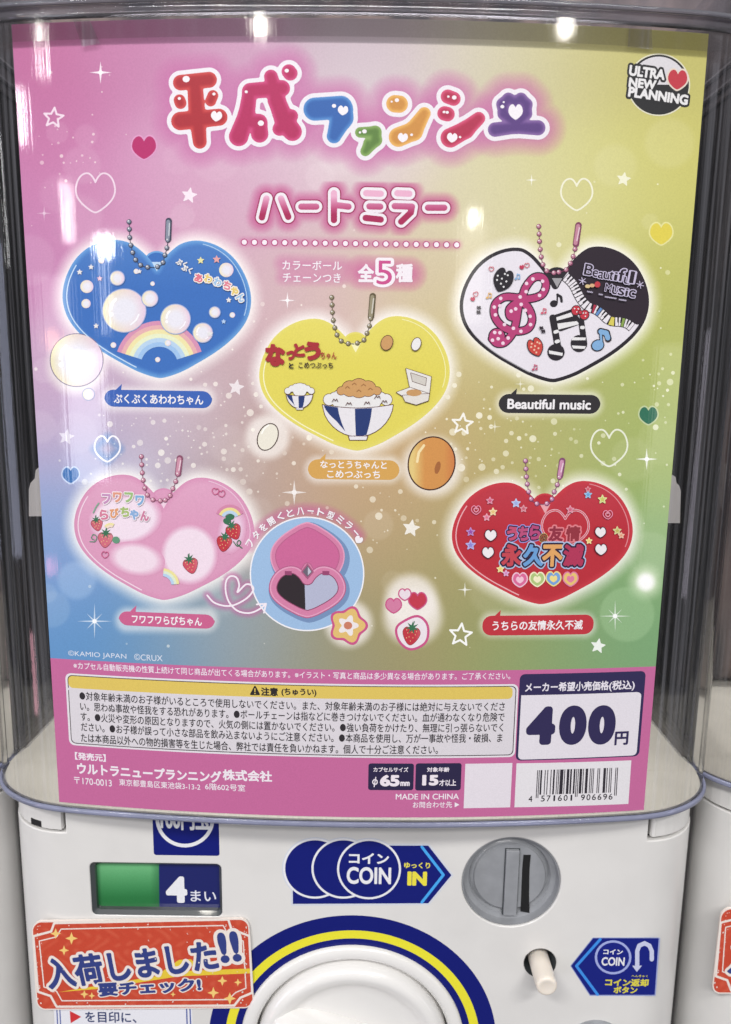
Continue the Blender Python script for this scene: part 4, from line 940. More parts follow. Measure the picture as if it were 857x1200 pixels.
for pts, c_ in (([(655, 342), (765, 378), (757, 452), (672, 425)], (226, 222, 216)), ([(614, 446), (672, 425), (757, 452), (728, 470), (640, 462)], (226, 222, 216)), ([(640, 460), (757, 452), (752, 482), (700, 500), (652, 486)], (222, 216, 208)), ([(676, 362), (744, 384), (740, 416), (684, 398)], (206, 200, 190))):
    P = [ky(*p) for p in pts]; h.shape([P], LNE, off=.6, h=.5); h.shape([P], c_, h=.5)
h.ell(*ky(690, 448), 9, 4, (200, 148, 84))
for ch, x, y, s_h in (('な', 85, 284, 98), ('っ', 152, 285, 42), ('と', 190, 262, 58), ('う', 248, 266, 82)): h.text(ch, *ky(x, y), s_h / 3.726 * .88, s_h / 3.726, (172, 34, 46), .07)
h.text('ちゃん', *ky(318, 286), 18.5, 8.5, (172, 34, 46), .02); h.text('と', *ky(155, 330), 5.6, 6.5, (40, 30, 40), .05); h.text('こめつぶっち', *ky(262, 328), 40, 7, (60, 36, 40), .02)
for x, y, rx, ry, c_ in ((572, 230, 6.5, 8.5, (204, 150, 84)), (700, 236, 5, 7.5, (230, 228, 226))): h.ell(*ky(x, y), rx + .8, ry + .8, LNE, rot=20); h.ell(*ky(x, y), rx, ry, c_, rot=20)
o2 = h.build('heart_picture', poster, label='yellow printed heart with a striped rice bowl')
chain(o2, (389, 348.6), (415, 403), (430.5, 390), (435, 371), (437, 347), (150, 140, 110), (96, 84, 56)); caption(o2, 1, (214, 160, 62), [('なっとうちゃんと', -5.5, 78, 9, .02), ('こめつぶっち', 5.5, 62, 9, .02)])
gb = Art(POSTER, 6); gb.ell(314, 512, 12, 17, (70, 46, 40), rot=24); gb.ell(314, 512, 10.8, 15.8, (232, 226, 208), rot=24); gb.stroke([(307, 508), (310, 502), (315, 498)], 1.6, (250, 248, 240)); gb.build('rice_grain_print', poster)
gb = Art(POSTER, 6)
gb.ell(506, 543, 28, 32, (70, 34, 24), rot=14, n=56)
gb.sdf(lambda X, Y: (np.hypot(((X - 506) * .97 + (Y - 543) * .24) / 26.4, (-(X - 506) * .24 + (Y - 543) * .97) / 30.4) - 1) * 27, (472, 505, 540, 582), 1.4, lambda x, y, d: lerp(lerp((226, 196, 110), (212, 142, 56), min(1, max(0, (x - 484) / 14))), (206, 112, 48), max(0, (x - 520) / 14) * .8), solid=True)
gb.stroke([(489, 541), (491, 530), (497, 522)], 3, (240, 218, 160)); gb.ell(513, 548, 3.2, 7.5, (166, 98, 40), rot=14); gb.build('soybean_print', poster)
# 3 black and white, music
BLK = (38, 32, 40); h = Art(POSTER, 4); heart_body(h, 2, BLK, BLK); ka, kb = K(530, 250, 5.715), K(640, 250, 5.715)
P = np.array(HP[2]); A, B = loop_segs([P]); hb = (534, 284, 766, 452)
h.sdf(lambda X, Y: seg_dist(X, Y, A, B), hb, .8, (226, 220, 228), off=-4.2)
KEYT = [kb(*p) for p in ((80, 460), (115, 425), (150, 400), (185, 432), (215, 470), (240, 520), (262, 560), (300, 600), (345, 615), (395, 650), (440, 690), (500, 695), (560, 712), (604, 745))]
lim = catmull(KEYT[2:], 6); reg = [tuple(p) for p in lim] + [kb(700, 745), kb(740, 500), kb(700, 300), kb(560, 200), kb(400, 190), kb(250, 240), kb(140, 350)]
R0, R1 = loop_segs([reg]); h.sdf(lambda X, Y: np.maximum(seg_dist(X, Y, A, B) + .6, seg_dist(X, Y, R0, R1)), hb, .7, (44, 32, 44), 10)
kw = [(35, 45), (33, 42), (30, 44), (20, 55), (5, 62), (-5, 62), (-2, 58)]
base = catmull(KEYT[2:], 30); L_ = np.concatenate([[0], np.cumsum(np.hypot(*np.diff(base, axis=0).T))]); tt = lambda u: np.array([np.interp(u * L_[-1], L_, base[:, 0]), np.interp(u * L_[-1], L_, base[:, 1])])
def nrm(u): d = tt(min(1, u + .01)) - tt(max(0, u - .01)); d /= np.hypot(*d); return np.array([-d[1], d[0]])
kin = lambda u, v: tt(u) + nrm(u) * v
q = [kin(u, 0) for u in np.linspace(0, .985, 30)] + [kin(u, 11.5) for u in np.linspace(.985, 0, 30)]; h.poly(q, (40, 32, 40), 14)
cols = {11: (180, 40, 70), 13: (90, 140, 200), 17: (214, 200, 60), 20: (130, 160, 60)}
for j in range(24):
    u0, u1 = j / 24.4 + .006, (j + .82) / 24.4 + .004; h.poly([kin(u0, .6), kin(u1, .6), kin(u1, 10.6), kin(u0, 10.6)], cols.get(j, (228, 222, 228)), 16)
    if j % 7 not in (2, 6) and j not in cols: um = (j + .92) / 24.4; h.poly([kin(um - .010, .2), kin(um + .010, .2), kin(um + .010, 6.6), kin(um - .010, 6.6)], (36, 30, 38), 18)
h.lv = 20
for pts in ([(570, 412), (640, 450), (640, 520), (600, 580), (520, 575)],): pass
CL = catmull([ka(*p) for p in ((468, 575), (490, 500), (545, 432), (605, 430), (628, 480), (600, 545), (520, 572), (440, 565), (350, 562), (288, 610), (285, 690), (340, 760), (430, 790), (510, 770), (535, 700), (500, 620), (440, 600), (385, 640), (388, 690), (420, 690), (425, 650))], 6)
CL2 = catmull([ka(*p) for p in ((455, 560), (440, 650), (425, 740), (400, 810), (350, 865), (300, 870), (268, 840))], 6)
def clef(X, Y): return np.minimum(np.minimum(seg_dist(X, Y, CL[:-1], CL[1:], False), seg_dist(X, Y, CL2[:-1], CL2[1:], False)), np.hypot(X - ka(300, 825)[0], Y - ka(300, 825)[1]) - 5)
cb = (565, 312, 650, 412); h.sdf(clef, cb, .4, (46, 26, 46), off=5.3); h.sdf(clef, cb, .4, (186, 52, 116), off=3.9)
X0 = [(498, 470), (540, 440), (605, 455), (610, 510), (585, 550), (495, 525), (455, 560), (325, 570), (282, 628), (290, 680), (320, 620), (350, 745), (410, 770), (460, 790), (525, 745), (522, 690), (490, 650), (462, 610), (425, 640), (395, 655), (285, 798), (308, 840), (340, 870), (270, 850), (375, 835), (320, 800)]
cl_ = h.lv + 1
for x, y in X0: h.ell(*ka(x, y), 2.1, 2.1, (236, 206, 222), cl_, n=14)
def note(pts, w_, c_, lv=None): h.stroke([k_(*p) for k_, p in pts], w_, c_, lv)
h.ell(*kb(52, 605), 4.6, 4, BLK, rot=-15); h.stroke([kb(74, 600), kb(76, 545)], 1.8, BLK); h.stroke([kb(76, 545), kb(100, 560), kb(104, 590)], 3, BLK)
h.poly([kb(28, 690), kb(175, 640), kb(250, 735), kb(100, 790), kb(60, 780)], BLK); h.poly([kb(60, 700), kb(168, 664), kb(180, 690), kb(60, 722)], WE); h.poly([kb(48, 742), kb(205, 722), kb(225, 742), kb(70, 782)], WE)
h.stroke([kb(45, 700), kb(85, 930)], 8, BLK); h.stroke([kb(235, 720), kb(255, 870)], 7, BLK)
for (x, y) in ((66, 795), (74, 860)): h.stroke([kb(x - 6, y), kb(x + 8, y - 4)], 4, WE)
h.stroke([kb(238, 765), kb(248, 765)], 4, WE); h.ell(*kb(66, 930), 10.2, 9.8, BLK); h.ell(*kb(220, 872), 9.8, 10, BLK)
h.poly([kb(18, 918), kb(112, 935), kb(108, 955), kb(20, 940)], WE); h.poly([kb(170, 850), kb(262, 850), kb(266, 832), kb(180, 830)], WE); h.poly([kb(172, 885), kb(266, 890), kb(258, 908), kb(180, 905)], WE)
for x, y in ((200, 650), (256, 680)): h.ell(*kb(x, y), 5.8, 6.4, BLK, rot=30); h.ell(*kb(x, y), 4.9, 5.5, (200, 40, 60), rot=30)
for x, y in ((190, 638), (205, 660), (215, 640), (248, 668), (262, 690), (265, 668)): h.ell(*kb(x, y), .9, .9, WE, None, n=8)
h.ell(*kb(228, 664), 3, 3, BLK); h.ell(*kb(228, 664), 2.2, 2.2, (200, 40, 60))
h.ell(*kb(345, 884), 8, 7, BLK, rot=-20); h.stroke([kb(372, 870), kb(364, 790)], 4.4, BLK); h.stroke([kb(364, 790), kb(405, 800), kb(415, 840)], 8, BLK)
h.ell(*kb(345, 884), 6.8, 5.8, (120, 170, 216), rot=-20); h.stroke([kb(370, 872), kb(364, 792)], 2.6, (120, 170, 216)); h.stroke([kb(366, 793), kb(402, 802), kb(412, 834)], 5.8, (120, 170, 216))
for (k_, x, y, wd, ro, c1, dots) in ((ka, 338, 450, 21, 22, BLK, WE), (ka, 558, 898, 16.5, -22, (206, 60, 48), (236, 190, 160))):
    hp = mini_heart(*k_(x, y), wd, wd * 1.25, ro); h.shape([hp], BLK, off=1.0, h=.5); h.shape([hp], c1, h=.5); dl = h.lv + 1
    for ux, uy in ((-.28, -.22), (-.05, -.08), (.28, -.24), (.12, -.30), (-.1, .15), (.2, .05), (.05, .3), (-.32, -.02)):
        h.ell(k_(x, y)[0] + ux * wd, k_(x, y)[1] + uy * wd * 1.2, 1.15, 1.15, dots, dl, n=10)
h.lv += 1
for x, y, f_, ro in ((262, 374, 0, 0), (500, 350, 0, -8), (466, 362, 1, -14), (158, 542, 0, -20), (138, 575, 1, -14)):
    hp = mini_heart(*ka(x, y), 5.6, 5.2, ro)
    if f_: h.shape([hp], (196, 44, 84), h=.4)
    else: h.stroke(hp, .8, (206, 70, 90), closed=True, h=.35)
for k_, x, y, c_ in ((ka, 437, 425, (130, 176, 220)), (ka, 246, 552, (224, 172, 84)), (ka, 612, 655, (214, 80, 110)), (ka, 552, 1032, (196, 70, 110))):
    cx, cy = k_(x, y); h.ell(cx - 2, cy + 2.4, 1.6, 1.3, c_, n=12); h.stroke([(cx - .8, cy + 2.2), (cx - .4, cy - 3)], .9, c_); h.stroke([(cx - .4, cy - 3), (cx + 2.6, cy - 2.2)], 1.2, c_); h.stroke([(cx + 2.6, cy - 2.2), (cx + 2.6, cy + 1.6)], .9, c_); h.ell(cx + 1.8, cy + 2, 1.4, 1.2, c_, n=12)
for x, y in ((178, 632), (176, 662), (596, 768), (608, 790)): h.stroke([ka(x - 9, y - 5), ka(x + 9, y + 5)], 2, (50, 40, 50)); h.stroke([ka(x - 7, y + 6), ka(x + 7, y - 6)], 2, (50, 40, 50))
LAV = (196, 186, 214)
for ch, x, y, s1, s2 in (('B', 285, 380, 10.5, 13), ('e', 328, 405, 7, 8), ('a', 365, 416, 7, 8), ('u', 402, 420, 7.4, 8), ('t', 436, 420, 6, 10), ('i', 464, 424, 4, 10), ('f', 505, 415, 8, 15), ('u', 538, 452, 7.4, 8), ('l', 572, 430, 5, 14)): h.text(ch, *kb(x, y), s1, s2, (40, 30, 42), .012, out=((.055, LAV),), rot=-8)
for ch, x, y in (('M', 415, 500), ('u', 460, 518), ('s', 500, 526), ('i', 536, 530), ('c', 572, 540)): h.text(ch, *kb(x, y), 7.6 if ch != 'i' else 3, 9, (40, 30, 42), .01, out=((.055, LAV),), rot=-8)
h.ell(*kb(340, 478), 3.4, 3.6, (200, 50, 64)); h.ell(*kb(275, 490), 3, 2.2, (216, 190, 130)); h.ell(*kb(305, 485), 3, 2.2, (216, 170, 120))
for x, y, wd in ((290, 528, 7), (362, 545, 5), (428, 566, 14), (508, 582, 9)): h.text({290: 'ribbon', 362: 'to', 428: 'enjoy', 508: 'song'}[x] if False else '~' * max(2, wd // 2), *kb(x, y), wd, 2, (176, 168, 190), .05, rot=-7)
for x, y in ((240, 455), (625, 480)):
    for t in (20, 80, 140): c_ = kb(x, y); dx, dy = 4.2 * math.cos(math.radians(t)), 4.2 * math.sin(math.radians(t)); h.stroke([(c_[0] - dx, c_[1] - dy), (c_[0] + dx, c_[1] + dy)], .9, LAV)
o3 = h.build('heart_picture', poster, label='white and black printed heart with a spotted treble clef and piano keys')
chain(o3, (631.5, 265.4), (651, 320), (669.7, 306), (675, 286), (678, 264), (196, 128, 150), (128, 60, 92)); caption(o3, 2, (46, 42, 46), [('Beautiful music', .5, 98, 12, .028)])
# 4 pink, strawberries and rainbows
kp, kq = K(75, 530, 5.458), K(185, 530, 5.458); h = Art(POSTER, 4); heart_body(h, 3, (216, 140, 180), (220, 150, 186))
def patch(x, y, rx, ry, c_, ro=0):
    a1 = math.radians(ro)
    h.sdf(lambda X, Y: (np.hypot(((X - x) * math.cos(a1) + (Y - y) * math.sin(a1)) / rx, (-(X - x) * math.sin(a1) + (Y - y) * math.cos(a1)) / ry) - 1) * min(rx, ry), (x - max(rx, ry) - 2, y - max(rx, ry) - 2, x + max(rx, ry) + 2, y + max(rx, ry) + 2), 1.4, lambda px, py, d: lerp((220, 150, 186), c_, min(1, -d / 7)), solid=True)
patch(147, 608, 44, 30, (238, 218, 232), -8); patch(222, 650, 34, 36, (238, 216, 230)); patch(160, 655, 34, 20, (238, 214, 228), 10); patch(272, 622, 17, 28, (232, 196, 220), 10)
STRAW, LEAF = (198, 40, 58), (44, 112, 76)
def strawberry(a, x, y, r, ro=0, c_=STRAW):
    a1 = math.radians(ro); T = lambda u, v: (x + u * math.cos(a1) - v * math.sin(a1), y + u * math.sin(a1) + v * math.cos(a1))
    body_ = catmull([T(*p) for p in ((0, -.72 * r), (.62 * r, -.78 * r), (.92 * r, -.25 * r), (.55 * r, .6 * r), (0, 1.05 * r), (-.55 * r, .6 * r), (-.92 * r, -.25 * r), (-.62 * r, -.78 * r))], 5, True)
    a.shape([body_], (132, 22, 40), off=.5, h=.5); a.shape([body_], lambda px, py, d: lerp(c_, lerp(c_, (250, 200, 200), .5), max(0, ((px - x) / r - .35)) * .9), h=.9, solid=True)
    for u, v in ((-.4, -.2), (.05, -.3), (.42, -.1), (-.2, .2), (.22, .25), (0, .62), (-.45, .35), (.5, -.45), (-.55, -.5)): a.ell(*T(u * r, v * r), .5, .7, (232, 190, 120), n=8, lv=a.lv + .1)
    a.lv += 1
    a.poly(star(*T(0, -.8 * r), r * .75, .38, 7, ro - 90), LEAF); a.stroke([T(0, -.8 * r), T(.15 * r, -1.5 * r)], .9, LEAF)
for x, y, r, ro, c_ in ((213, 462, 7.2, -12, (206, 86, 108)), (266, 556, 9.2, 4, (212, 100, 120))): strawberry(h, *kp(x, y), r, ro, c_)
for x, y, r, ro in ((425, 580, 9.4, 8), (487, 505, 9.4, -22)): strawberry(h, *kq(x, y), r, ro)
strawberry(h, *kq(212, 722), 9.2, -14, (210, 70, 92))
for x, y in ((455, 418), (440, 440), (470, 410)): h.ell(*kq(x, y), 4, 3.4, LEAF, rot=30)
h.stroke(catmull([kq(*p) for p in ((485, 570), (510, 600), (532, 580), (520, 562), (508, 585), (540, 612))], 5), 1.1, LEAF); h.stroke(catmull([kp(*p) for p in ((168, 570), (200, 570), (212, 540), (190, 525), (178, 548), (196, 560))], 5), 1, (80, 140, 110)); h.ell(*kp(335, 560), 4.5, 4, (90, 150, 116), rot=20); h.stroke([kp(190, 385), kp(205, 352), kp(224, 325)], 1.6, (120, 170, 140))
rainbow(h, *kq(462, 430), 17.5, 205, 335, ((212, 130, 166), (234, 214, 130), (180, 206, 230)), 3.4); rainbow(h, *kq(30, 850), 20, 275, 355, ((234, 222, 140), (216, 230, 200), (176, 206, 234)), 3); rainbow(h, *kp(300, 500), 9, 215, 300, ((234, 222, 150), (238, 214, 190)), 2.4)
for x, y, ro in ((370, 250, 10), (410, 265, -12), (-385, 655, 6)):
    P = mini_heart(*(kq(x, y) if x > 0 else kp(-x - 120, y)), 8, 7.4, ro); h.stroke(P, .9, (200, 80, 130), closed=True, h=.35)
for ch, x, y, c_ in (('フ', 275, 298, (196, 140, 186)), ('ワ', 345, 288, (226, 150, 120)), ('フ', 418, 288, (150, 186, 110)), ('ワ', 488, 308, (120, 170, 214)), ('ら', 258, 398, (214, 120, 150)), ('び', 325, 388, (224, 150, 96)), ('ち', 392, 380, (160, 186, 96)), ('ゃ', 452, 398, (130, 170, 216)), ('ん', 518, 405, (206, 120, 156))): h.text(ch, *kp(x, y), 10.5, 12, c_, .055, out=((.075, (240, 226, 232)),))
o4 = h.build('heart_picture', poster, label='pale pink printed heart with strawberries and rainbows')
chain(o4, (166, 535), (190, 587), (200.5, 578), (209, 555), (211, 537), (206, 140, 164), (140, 74, 104)); caption(o4, 3, (206, 90, 140), [('フワフワらびちゃん', .5, 82, 10.5, .024)])
# 5 red, friendship
kr, kt = K(520, 530, 5.456), K(620, 530, 5.456); h = Art(POSTER, 4); heart_body(h, 4, (206, 44, 60), (190, 26, 46))
P5 = mini_heart(*kt(232, 490), 55, 44); h.stroke(P5, 2.6, (226, 190, 200), closed=True); h.stroke(P5, 1.2, (214, 60, 80), closed=True)
for ch, x, y, s1, c_, ot in (('う', 440, 520, 13, (200, 70, 110), (150, 150, 226)), ('ち', 512, 520, 13, (190, 70, 120), (150, 150, 226)), ('ら', 584, 512, 13.5, (186, 64, 120), (166, 150, 220)), ('の', 638, 548, 8, (150, 84, 44), (226, 190, 90))): h.text(ch, *kr(x, y), s1, 17 if s1 > 9 else 9, c_, .06, out=((.13, ot), (.075, (48, 24, 56))))
for ch, x, y, c_ in (('友', 172, 520, (146, 36, 60)), ('情', 282, 520, (150, 40, 56))): h.text(ch, *kt(x, y), 17, 18, c_, .05, out=((.10, (226, 120, 130)),))
for ch, k_, x, y, c_ in (('永', kr, 436, 658, (200, 60, 74)), ('久', kr, 574, 658, (96, 156, 214)), ('不', kt, 150, 660, (226, 160, 80)), ('滅', kt, 285, 658, (182, 40, 84))): h.text(ch, *k_(x, y), 24, 26, c_, .05, out=((.13, (170, 190, 226)), (.075, (44, 26, 60))))
for k_, x, y, c_, c2 in ((kr, 487, 815, (222, 96, 150), (240, 190, 210)), (kr, 598, 812, (170, 196, 110), (240, 232, 190)), (kt, 156, 808, (110, 160, 220), (236, 214, 120)), (kt, 265, 810, (230, 190, 96), (226, 120, 160))): cx, cy = k_(x, y); h.shape([mini_heart(cx, cy, 17, 16)], c2, off=1, h=.5); h.shape([mini_heart(cx, cy, 16, 15)], c_, h=.5); h.shape([mini_heart(cx, cy, 9, 8)], c2, h=.4)
for k_, x, y, r, c_ in ((kr, 462, 325, 5, (150, 170, 226)), (kr, 510, 360, 4, (206, 90, 110)), (kr, 275, 415, 4, (226, 110, 140)), (kr, 315, 380, 4.4, (230, 190, 110)), (kr, 172, 508, 4.8, (150, 70, 170)), (kr, 172, 592, 5.6, (140, 130, 214)), (kr, 362, 745, 4, (230, 206, 90)), (kr, 398, 772, 3.4, (210, 130, 190)), (kt, 376, 270, 4.2, (90, 160, 216)), (kt, 468, 300, 5, (200, 200, 80)), (kt, 262, 365, 4.4, (214, 90, 120)), (kt, 562, 500, 4.6, (190, 180, 80)), (kt, 588, 530, 3.4, (230, 150, 110)), (kt, 382, 565, 3.4, (232, 200, 90)), (kt, 375, 235, 3, (206, 70, 90)), (kr, 295, 308, 4, (210, 80, 120))): cx, cy = k_(x, y); h.shape([star(cx, cy, r, .45)], lerp(c_, (255, 255, 255), .35), off=.7, h=.4); h.shape([star(cx, cy, r * .72, .45)], c_, h=.35)
for k_, x, y in ((kr, 207, 368), (kt, 502, 398)): cx, cy = k_(x, y); h.stroke(mini_heart(cx, cy, 11, 10), 1, (234, 140, 170), closed=True, h=.35); h.stroke(mini_heart(cx, cy, 5, 4.6), 1.2, (234, 150, 170), closed=True, h=.35)
for k_, x, y, r in ((kr, 300, 530, 6.5), (kr, 283, 640, 6.5), (kt, 455, 510, 6), (kt, 458, 620, 6.5)): cx, cy = k_(x, y); hp = mini_heart(cx, cy, r * 2, r * 1.9); h.shape([hp], (60, 26, 50), off=.9, h=.5); h.shape([hp], (234, 228, 230), h=.5)
o5 = h.build('heart_picture', poster, label='red printed heart with rainbow coloured lettering')
chain(o5, (616, 540), (637, 591), (648, 580), (656.5, 557), (659, 540), (206, 140, 176), (132, 70, 110)); caption(o5, 4, (196, 36, 52), [('うちらの友情永久不滅', .5, 106, 11.5, .022)])
# red sticker of a strawberry, small pictures between the hearts
a = Art(POSTER, 6); kz = K(370, 650, 5.356); PINKO = (206, 76, 134)
blob = [kz(*p) for p in ((560, 430), (640, 400), (690, 450), (680, 540), (600, 580), (540, 540), (520, 470))]; blob = catmull(blob, 6, True)
a.shape([blob], PINKO, off=4); a.shape([blob], (232, 222, 228), off=1.2); strawberry(a, *kz(600, 505), 11, 8)
for x, y, wd, c_ in ((490, 320, 17, (214, 120, 160)), (640, 290, 20, (200, 44, 70)), (560, 250, 13, (232, 216, 224))): a.shape([mini_heart(*kz(x, y), wd)], PINKO, off=1.4, h=.5); a.shape([mini_heart(*kz(x, y), wd)], c_, h=.5)
a.build('strawberry_print', poster)
a = Art(POSTER, 6); fl = lambda r0: [(408 + (r0 + 2.6 * math.cos(5 * t)) * math.cos(t), 733 + (r0 + 2.6 * math.cos(5 * t)) * math.sin(t)) for t in np.linspace(0, 2 * math.pi, 60, endpoint=False)]
a.shape([fl(21)], PINKO); a.shape([fl(18)], (226, 186, 96)); a.shape([fl(10)], (234, 226, 226)); a.ell(408, 733, 5, 4.6, (206, 120, 90)); a.build('flower_print', poster)
# ---- open mirror in its round picture
mi = Art(POSTER, 4); km = K(290, 590, 6.121)
mi.ell(360, 672.5, 67.2, 67.2, (238, 236, 240), n=80); mi.ell(360, 672.5, 65.6, 65.6, (150, 186, 224), n=80)
PK, PKD, PKL = (214, 122, 164), (184, 90, 136), (228, 154, 188)
up_ = [(360.5 + x * 42.5, 646.5 - y * 30) for x, y in [((p[0] - 0) / 50, (p[1] - 0) / 50) for p in mini_heart(0, 0, 100, 112)]]
lo_ = [(360.5 + x * 43.5, 693.5 + y * 28) for x, y in [(p[0] / 50, p[1] / 50) for p in mini_heart(0, 0, 100, 104)]]
mi.shape([[(x + 3, y + 3) for x, y in up_]], (112, 142, 186), off=4); mi.shape([[(x + 2, y + 3) for x, y in lo_]], (112, 142, 186), off=4)
mi.shape([up_], PKL, off=1.2); mi.shape([up_], PK, off=-.4); mi.shape([up_], PKD, off=-4.6); mi.shape([up_], (206, 96, 150), off=-5.6)
mi.shape([lo_], PKD, off=1.8); mi.shape([lo_], PKL, off=.6); mi.shape([lo_], PK, off=-1); mi.shape([lo_], (140, 58, 98), off=-7)
mi.shape([lo_], (176, 180, 206), off=-8)
A2, B2 = loop_segs([lo_]); mi.sdf(lambda X, Y: np.maximum(seg_dist(X, Y, A2, B2) + 8, X - (357 + (Y - 676) * .03)), (315, 660, 405, 726), .6, (44, 34, 40))
mi.poly([(360.5, 660), (368, 670), (360.5, 679), (353, 670)], (168, 84, 124)); mi.poly([(360.5, 662.5), (366, 670), (360.5, 676), (355, 670)], (104, 96, 112)); mi.poly([(361, 664), (365, 670), (361, 674)], (190, 190, 206))
for x in (338, 382): mi.rect((x - 4, 669), (x + 4, 674), (154, 62, 110))
AT = 'フタを開くとハート型ミラー'
for i, ch in enumerate(AT):
    t = math.radians(-149.5 + i * 8.95); mi.text(ch, 360 + 77.5 * math.cos(t), 676 + 77.5 * math.sin(t), 8.2 if ch not in 'くー' else 7.5, 9.2 if ch != 'ー' else 1.6, (240, 234, 238), .028, rot=-(math.degrees(t) + 90))
mi.shape([mini_heart(420.5, 632.5, 9.5, 8.8, 30)], (240, 234, 238), h=.4)
mi.build('mirror_picture', poster)
a = Art(POSTER, 6); a.stroke(ARROW, 2.0, (240, 230, 238)); a.stroke([(301, 708.2), (312, 707.5), (309.5, 718)], 2.0, (240, 230, 238)); a.build('arrow_print', poster)

# ---- small print block along the foot
PINK = (200, 98, 154)
a = Art(POSTER, 2); zb = .0776; xs = np.linspace(-HW, HW, 60); a.add(np.array([(x, z) for x in xs for z in (0, zb)]), [(2 * i, 2 * i + 2, 2 * i + 3, 2 * i + 1) for i in range(59)], PINK); band_ = a.build('footer_band', poster)
LW = (236, 226, 234)
a = Art(POSTER, 4); a.text('©KAMIO JAPAN', 114, 768, 68, 7.6, (214, 222, 236), .0); a.text('©CRUX', 174, 770.5, 33, 7.4, (214, 222, 236), .0); a.build('copyright_line', poster)
a = Art(POSTER, 4); a.text('※カプセル自動販売機の性質上続けて同じ商品が出てくる場合があります。※イラスト・写真と商品は多少異なる場合があります。ご了承ください。', 339, 790.5, 519, 8.4, LW, .008); a.build('notice_line', poster)
a = Art(POSTER, 4); a.rect((76.5, 788.5), (603.5, 887), (226, 220, 226), 7, 5); a.rect((79, 790.7), (601.5, 885), (70, 60, 64), 6, 6); a.rect((80, 791.7), (600.5, 884), (216, 210, 216), 5.4, 7)
a.rect((80, 791.7), (600.5, 819), (222, 192, 66), 5.4, 8); a.rect((80, 808.5), (600.5, 819.2), (216, 210, 216), 0.3, 9)
a.lv = 10; a.text('注意', 316, 810.5, 20, 10, (40, 34, 36), .04); a.text('(ちゅうい)', 350.5, 811.5, 41, 9.5, (40, 34, 36), .035)
a.shape([[(299, 804.5), (303.8, 813.5), (294.2, 813.5)]], (40, 34, 36), off=1, h=.4); a.stroke([(299, 807), (299, 810.4)], 1.3, (222, 192, 66), h=.3); a.ell(299, 812.6, .8, .8, (222, 192, 66), n=8)
for i, (x0, x1, y, t) in enumerate(((87, 592, 826.3, '●対象年齢未満のお子様がいるところで使用しないでください。また、対象年齢未満のお子様には絶対に与えないでくださ'), (88, 591.5, 838.7, 'い。思わぬ事故や怪我をする恐れがあります。●ボールチェーンは指などに巻きつけないでください。血が通わなくなり危険で'), (88.5, 590, 851, 'す。●火災や変形の原因となりますので、火気の側には置かないでください。●強い負荷をかけたり、無理に引っ張らないでく'), (89, 589, 863.2, 'ださい。●お子様が誤って小さな部品を飲み込まないようにご注意ください。●本商品を使用し、万が一事故や怪我・破損、ま'), (90, 512, 875.2, 'たは本商品以外への物的損害等を生じた場合、弊社では責任を負いかねます。個人で十分ご注意ください。'))):
    a.text(t, (x0 + x1) / 2, y, x1 - x0, 10.6, (44, 38, 44), .008)
a.build('warning_panel', poster)
a = Art(POSTER, 4); NV = (44, 36, 84)
a.rect((609.5, 790), (749, 886), NV, 6, 5); a.rect((611, 815), (746, 885), (224, 218, 226), 5, 6); a.rect((611, 814.8), (746, 824), (224, 218, 226), .3, 7); a.lv = 8
a.text('メーカー希望小売価格', 665, 804.5, 98, 11, (228, 222, 232), .028); a.text('(税込)', 729, 803.5, 30, 12.5, (228, 222, 232), .025)
a.text('4', 634, 850.5, 34, 45, NV, .075); a.text('0', 671.5, 849.8, 32, 46, NV, .075); a.text('0', 705.5, 849.5, 32, 46, NV, .075); a.text('円', 728.5, 865, 16, 16, NV, .035)
a.build('price_panel', poster)
a = Art(POSTER, 4); a.text('【発売元】', 106, 887, 36, 9, LW, .03); a.text('ウルトラニュープランニング', 174, 906, 169, 13.5, LW, .038); a.text('株式会社', 290, 909, 58, 13, LW, .035); a.text('〒170-0013', 109, 916, 44, 8, LW, .008); a.text('東京都豊島区東池袋3-13-2', 187, 919.5, 95, 8, LW, .008); a.text('6階602号室', 264, 922.5, 47, 8, LW, .008); a.build('maker_address', poster)
def capsule_box(x0, x1, head, parts):
    a = Art(POSTER, 4); a.rect((x0, 894.5), (x1, 926), (38, 30, 70), 3, 5); a.text(head, (x0 + x1) / 2, 901.8, (x1 - x0) * (.78 if len(head) > 5 else .5), 5.6, LW, .025)
    for t, x, y, wd, ht, d in parts: a.text(t, x, y, wd, ht, LW, d)
    return a
a = capsule_box(432, 484.5, 'カプセルサイズ', (('65', 457, 914.8, 23, 13.5, .055), ('mm', 474.8, 918.5, 11, 5, .05))); a.ring(439.6, 916.3, 3.3, 3.4, 1.3, LW, n=24); a.stroke([(440.6, 910.8), (438.6, 921.8)], 1.2, LW, h=.3); a.build('size_panel', poster)
capsule_box(487.5, 540, '対象年齢', (('15', 504.5, 914.3, 19, 12.5, .055), ('才以上', 524.8, 917.2, 20, 7.6, .03))).build('age_panel', poster)
a = Art(POSTER, 4); a.text('MADE IN CHINA', 501, 933.5, 74, 6.8, LW, .012); a.text('お問合わせ先', 507, 943, 46, 7.4, LW, .01); a.poly([(533, 940), (538.5, 943), (533, 946)], LW); a.build('origin_line', poster)
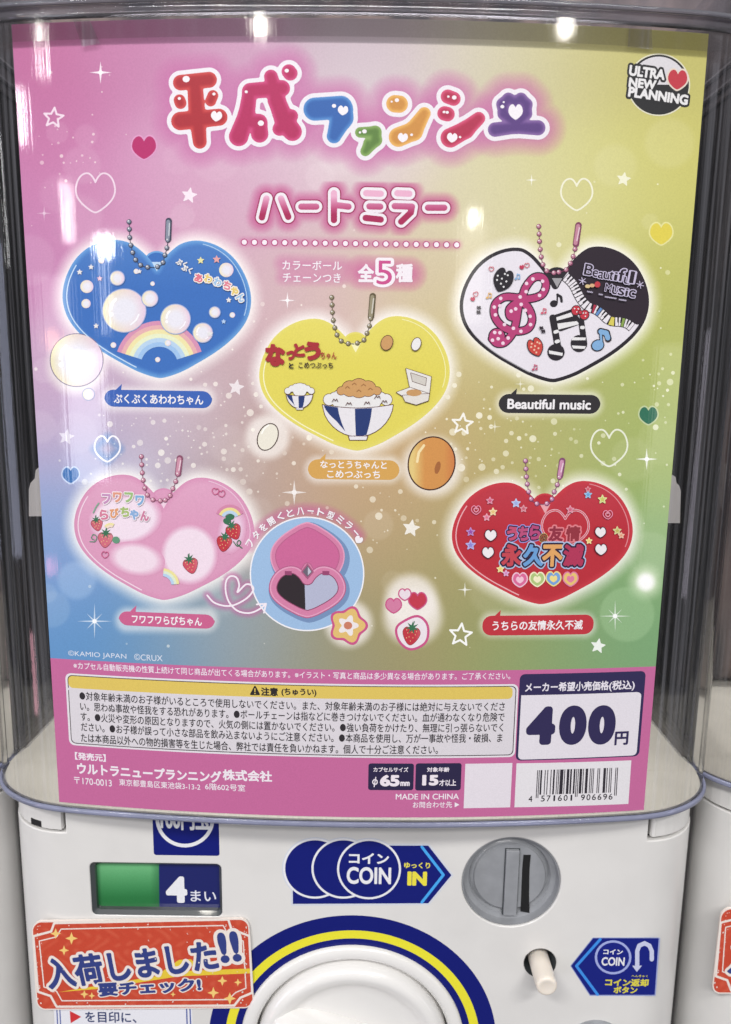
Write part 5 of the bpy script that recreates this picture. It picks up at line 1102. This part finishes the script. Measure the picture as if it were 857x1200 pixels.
a = Art(POSTER, 4); a.rect((545.5, 895), (598, 946), (226, 218, 226), 0, 5); a.build('blank_label', poster)
a = Art(POSTER, 4); a.poly([(605.5, 894.5), (740, 891), (736.5, 942), (603, 946)], (226, 222, 226), 5)
def bc(u, v): return (lerp((629.8, 902.5), (724.5, 899.5), u)[0] - v * 1.6, lerp((629.8, 902.5), (724.5, 899.5), u)[1] + v * 29)
Lc = ['0001101', '0011001', '0010011', '0111101', '0100011', '0110001', '0101111', '0111011', '0110111', '0001011']; Gc = [''.join('1' if b == '0' else '0' for b in s)[::-1] for s in Lc]; par = {'4': 'LGLLGG'}['4']
code = '101' + ''.join((Lc if q == 'L' else Gc)[int(d)] for d, q in zip('571601', par)) + '01010' + ''.join(''.join('1' if b == '0' else '0' for b in Lc[int(d)]) for d in '906696') + '101'
j = 0
while j < 95:
    if code[j] == '1':
        e_ = j
        while e_ < 95 and code[e_] == '1': e_ += 1
        v1 = 1.13 if j < 3 or 45 <= j < 50 or j >= 92 else 1.0; a.poly([bc(j / 95, 0), bc(e_ / 95, 0), bc(e_ / 95, v1), bc(j / 95, v1)], (44, 38, 48), 7); j = e_
    else: j += 1
for txt, x0, x1 in (('4', 619, 624.5), ('571601', 633, 673), ('906696', 680, 719)):
    n = len(txt)
    for i, ch in enumerate(txt): u = (i + .5) / n; x = x0 + (x1 - x0) * u; a.text(ch, x, 936.2 - (x - 619) * .028, 4.6 if ch != '1' else 2, 7, (44, 38, 48), .012, lv=8)
a.build('barcode_label', poster)
# ---- clear tape holding the top edge
TAPE = clear_mat('tape_film', (.84, .82, .82), .12, .12)
for pts in ([(88, 26), (107, 25), (119, 53), (98, 57)], [(736, 29), (762, 32), (763, 60), (734, 57)]):
    P = np.array(pts, float); q = POSTER.uv(P[:, 0], P[:, 1]); b = new_bm(); b.faces.new([b.verts.new(POSTER.to3(u[0], u[1], .00175)) for u in q]); mesh_obj('tape_strip', b, TAPE, poster)
bpy.data.objects.remove(_fo); bpy.data.curves.remove(_fc)
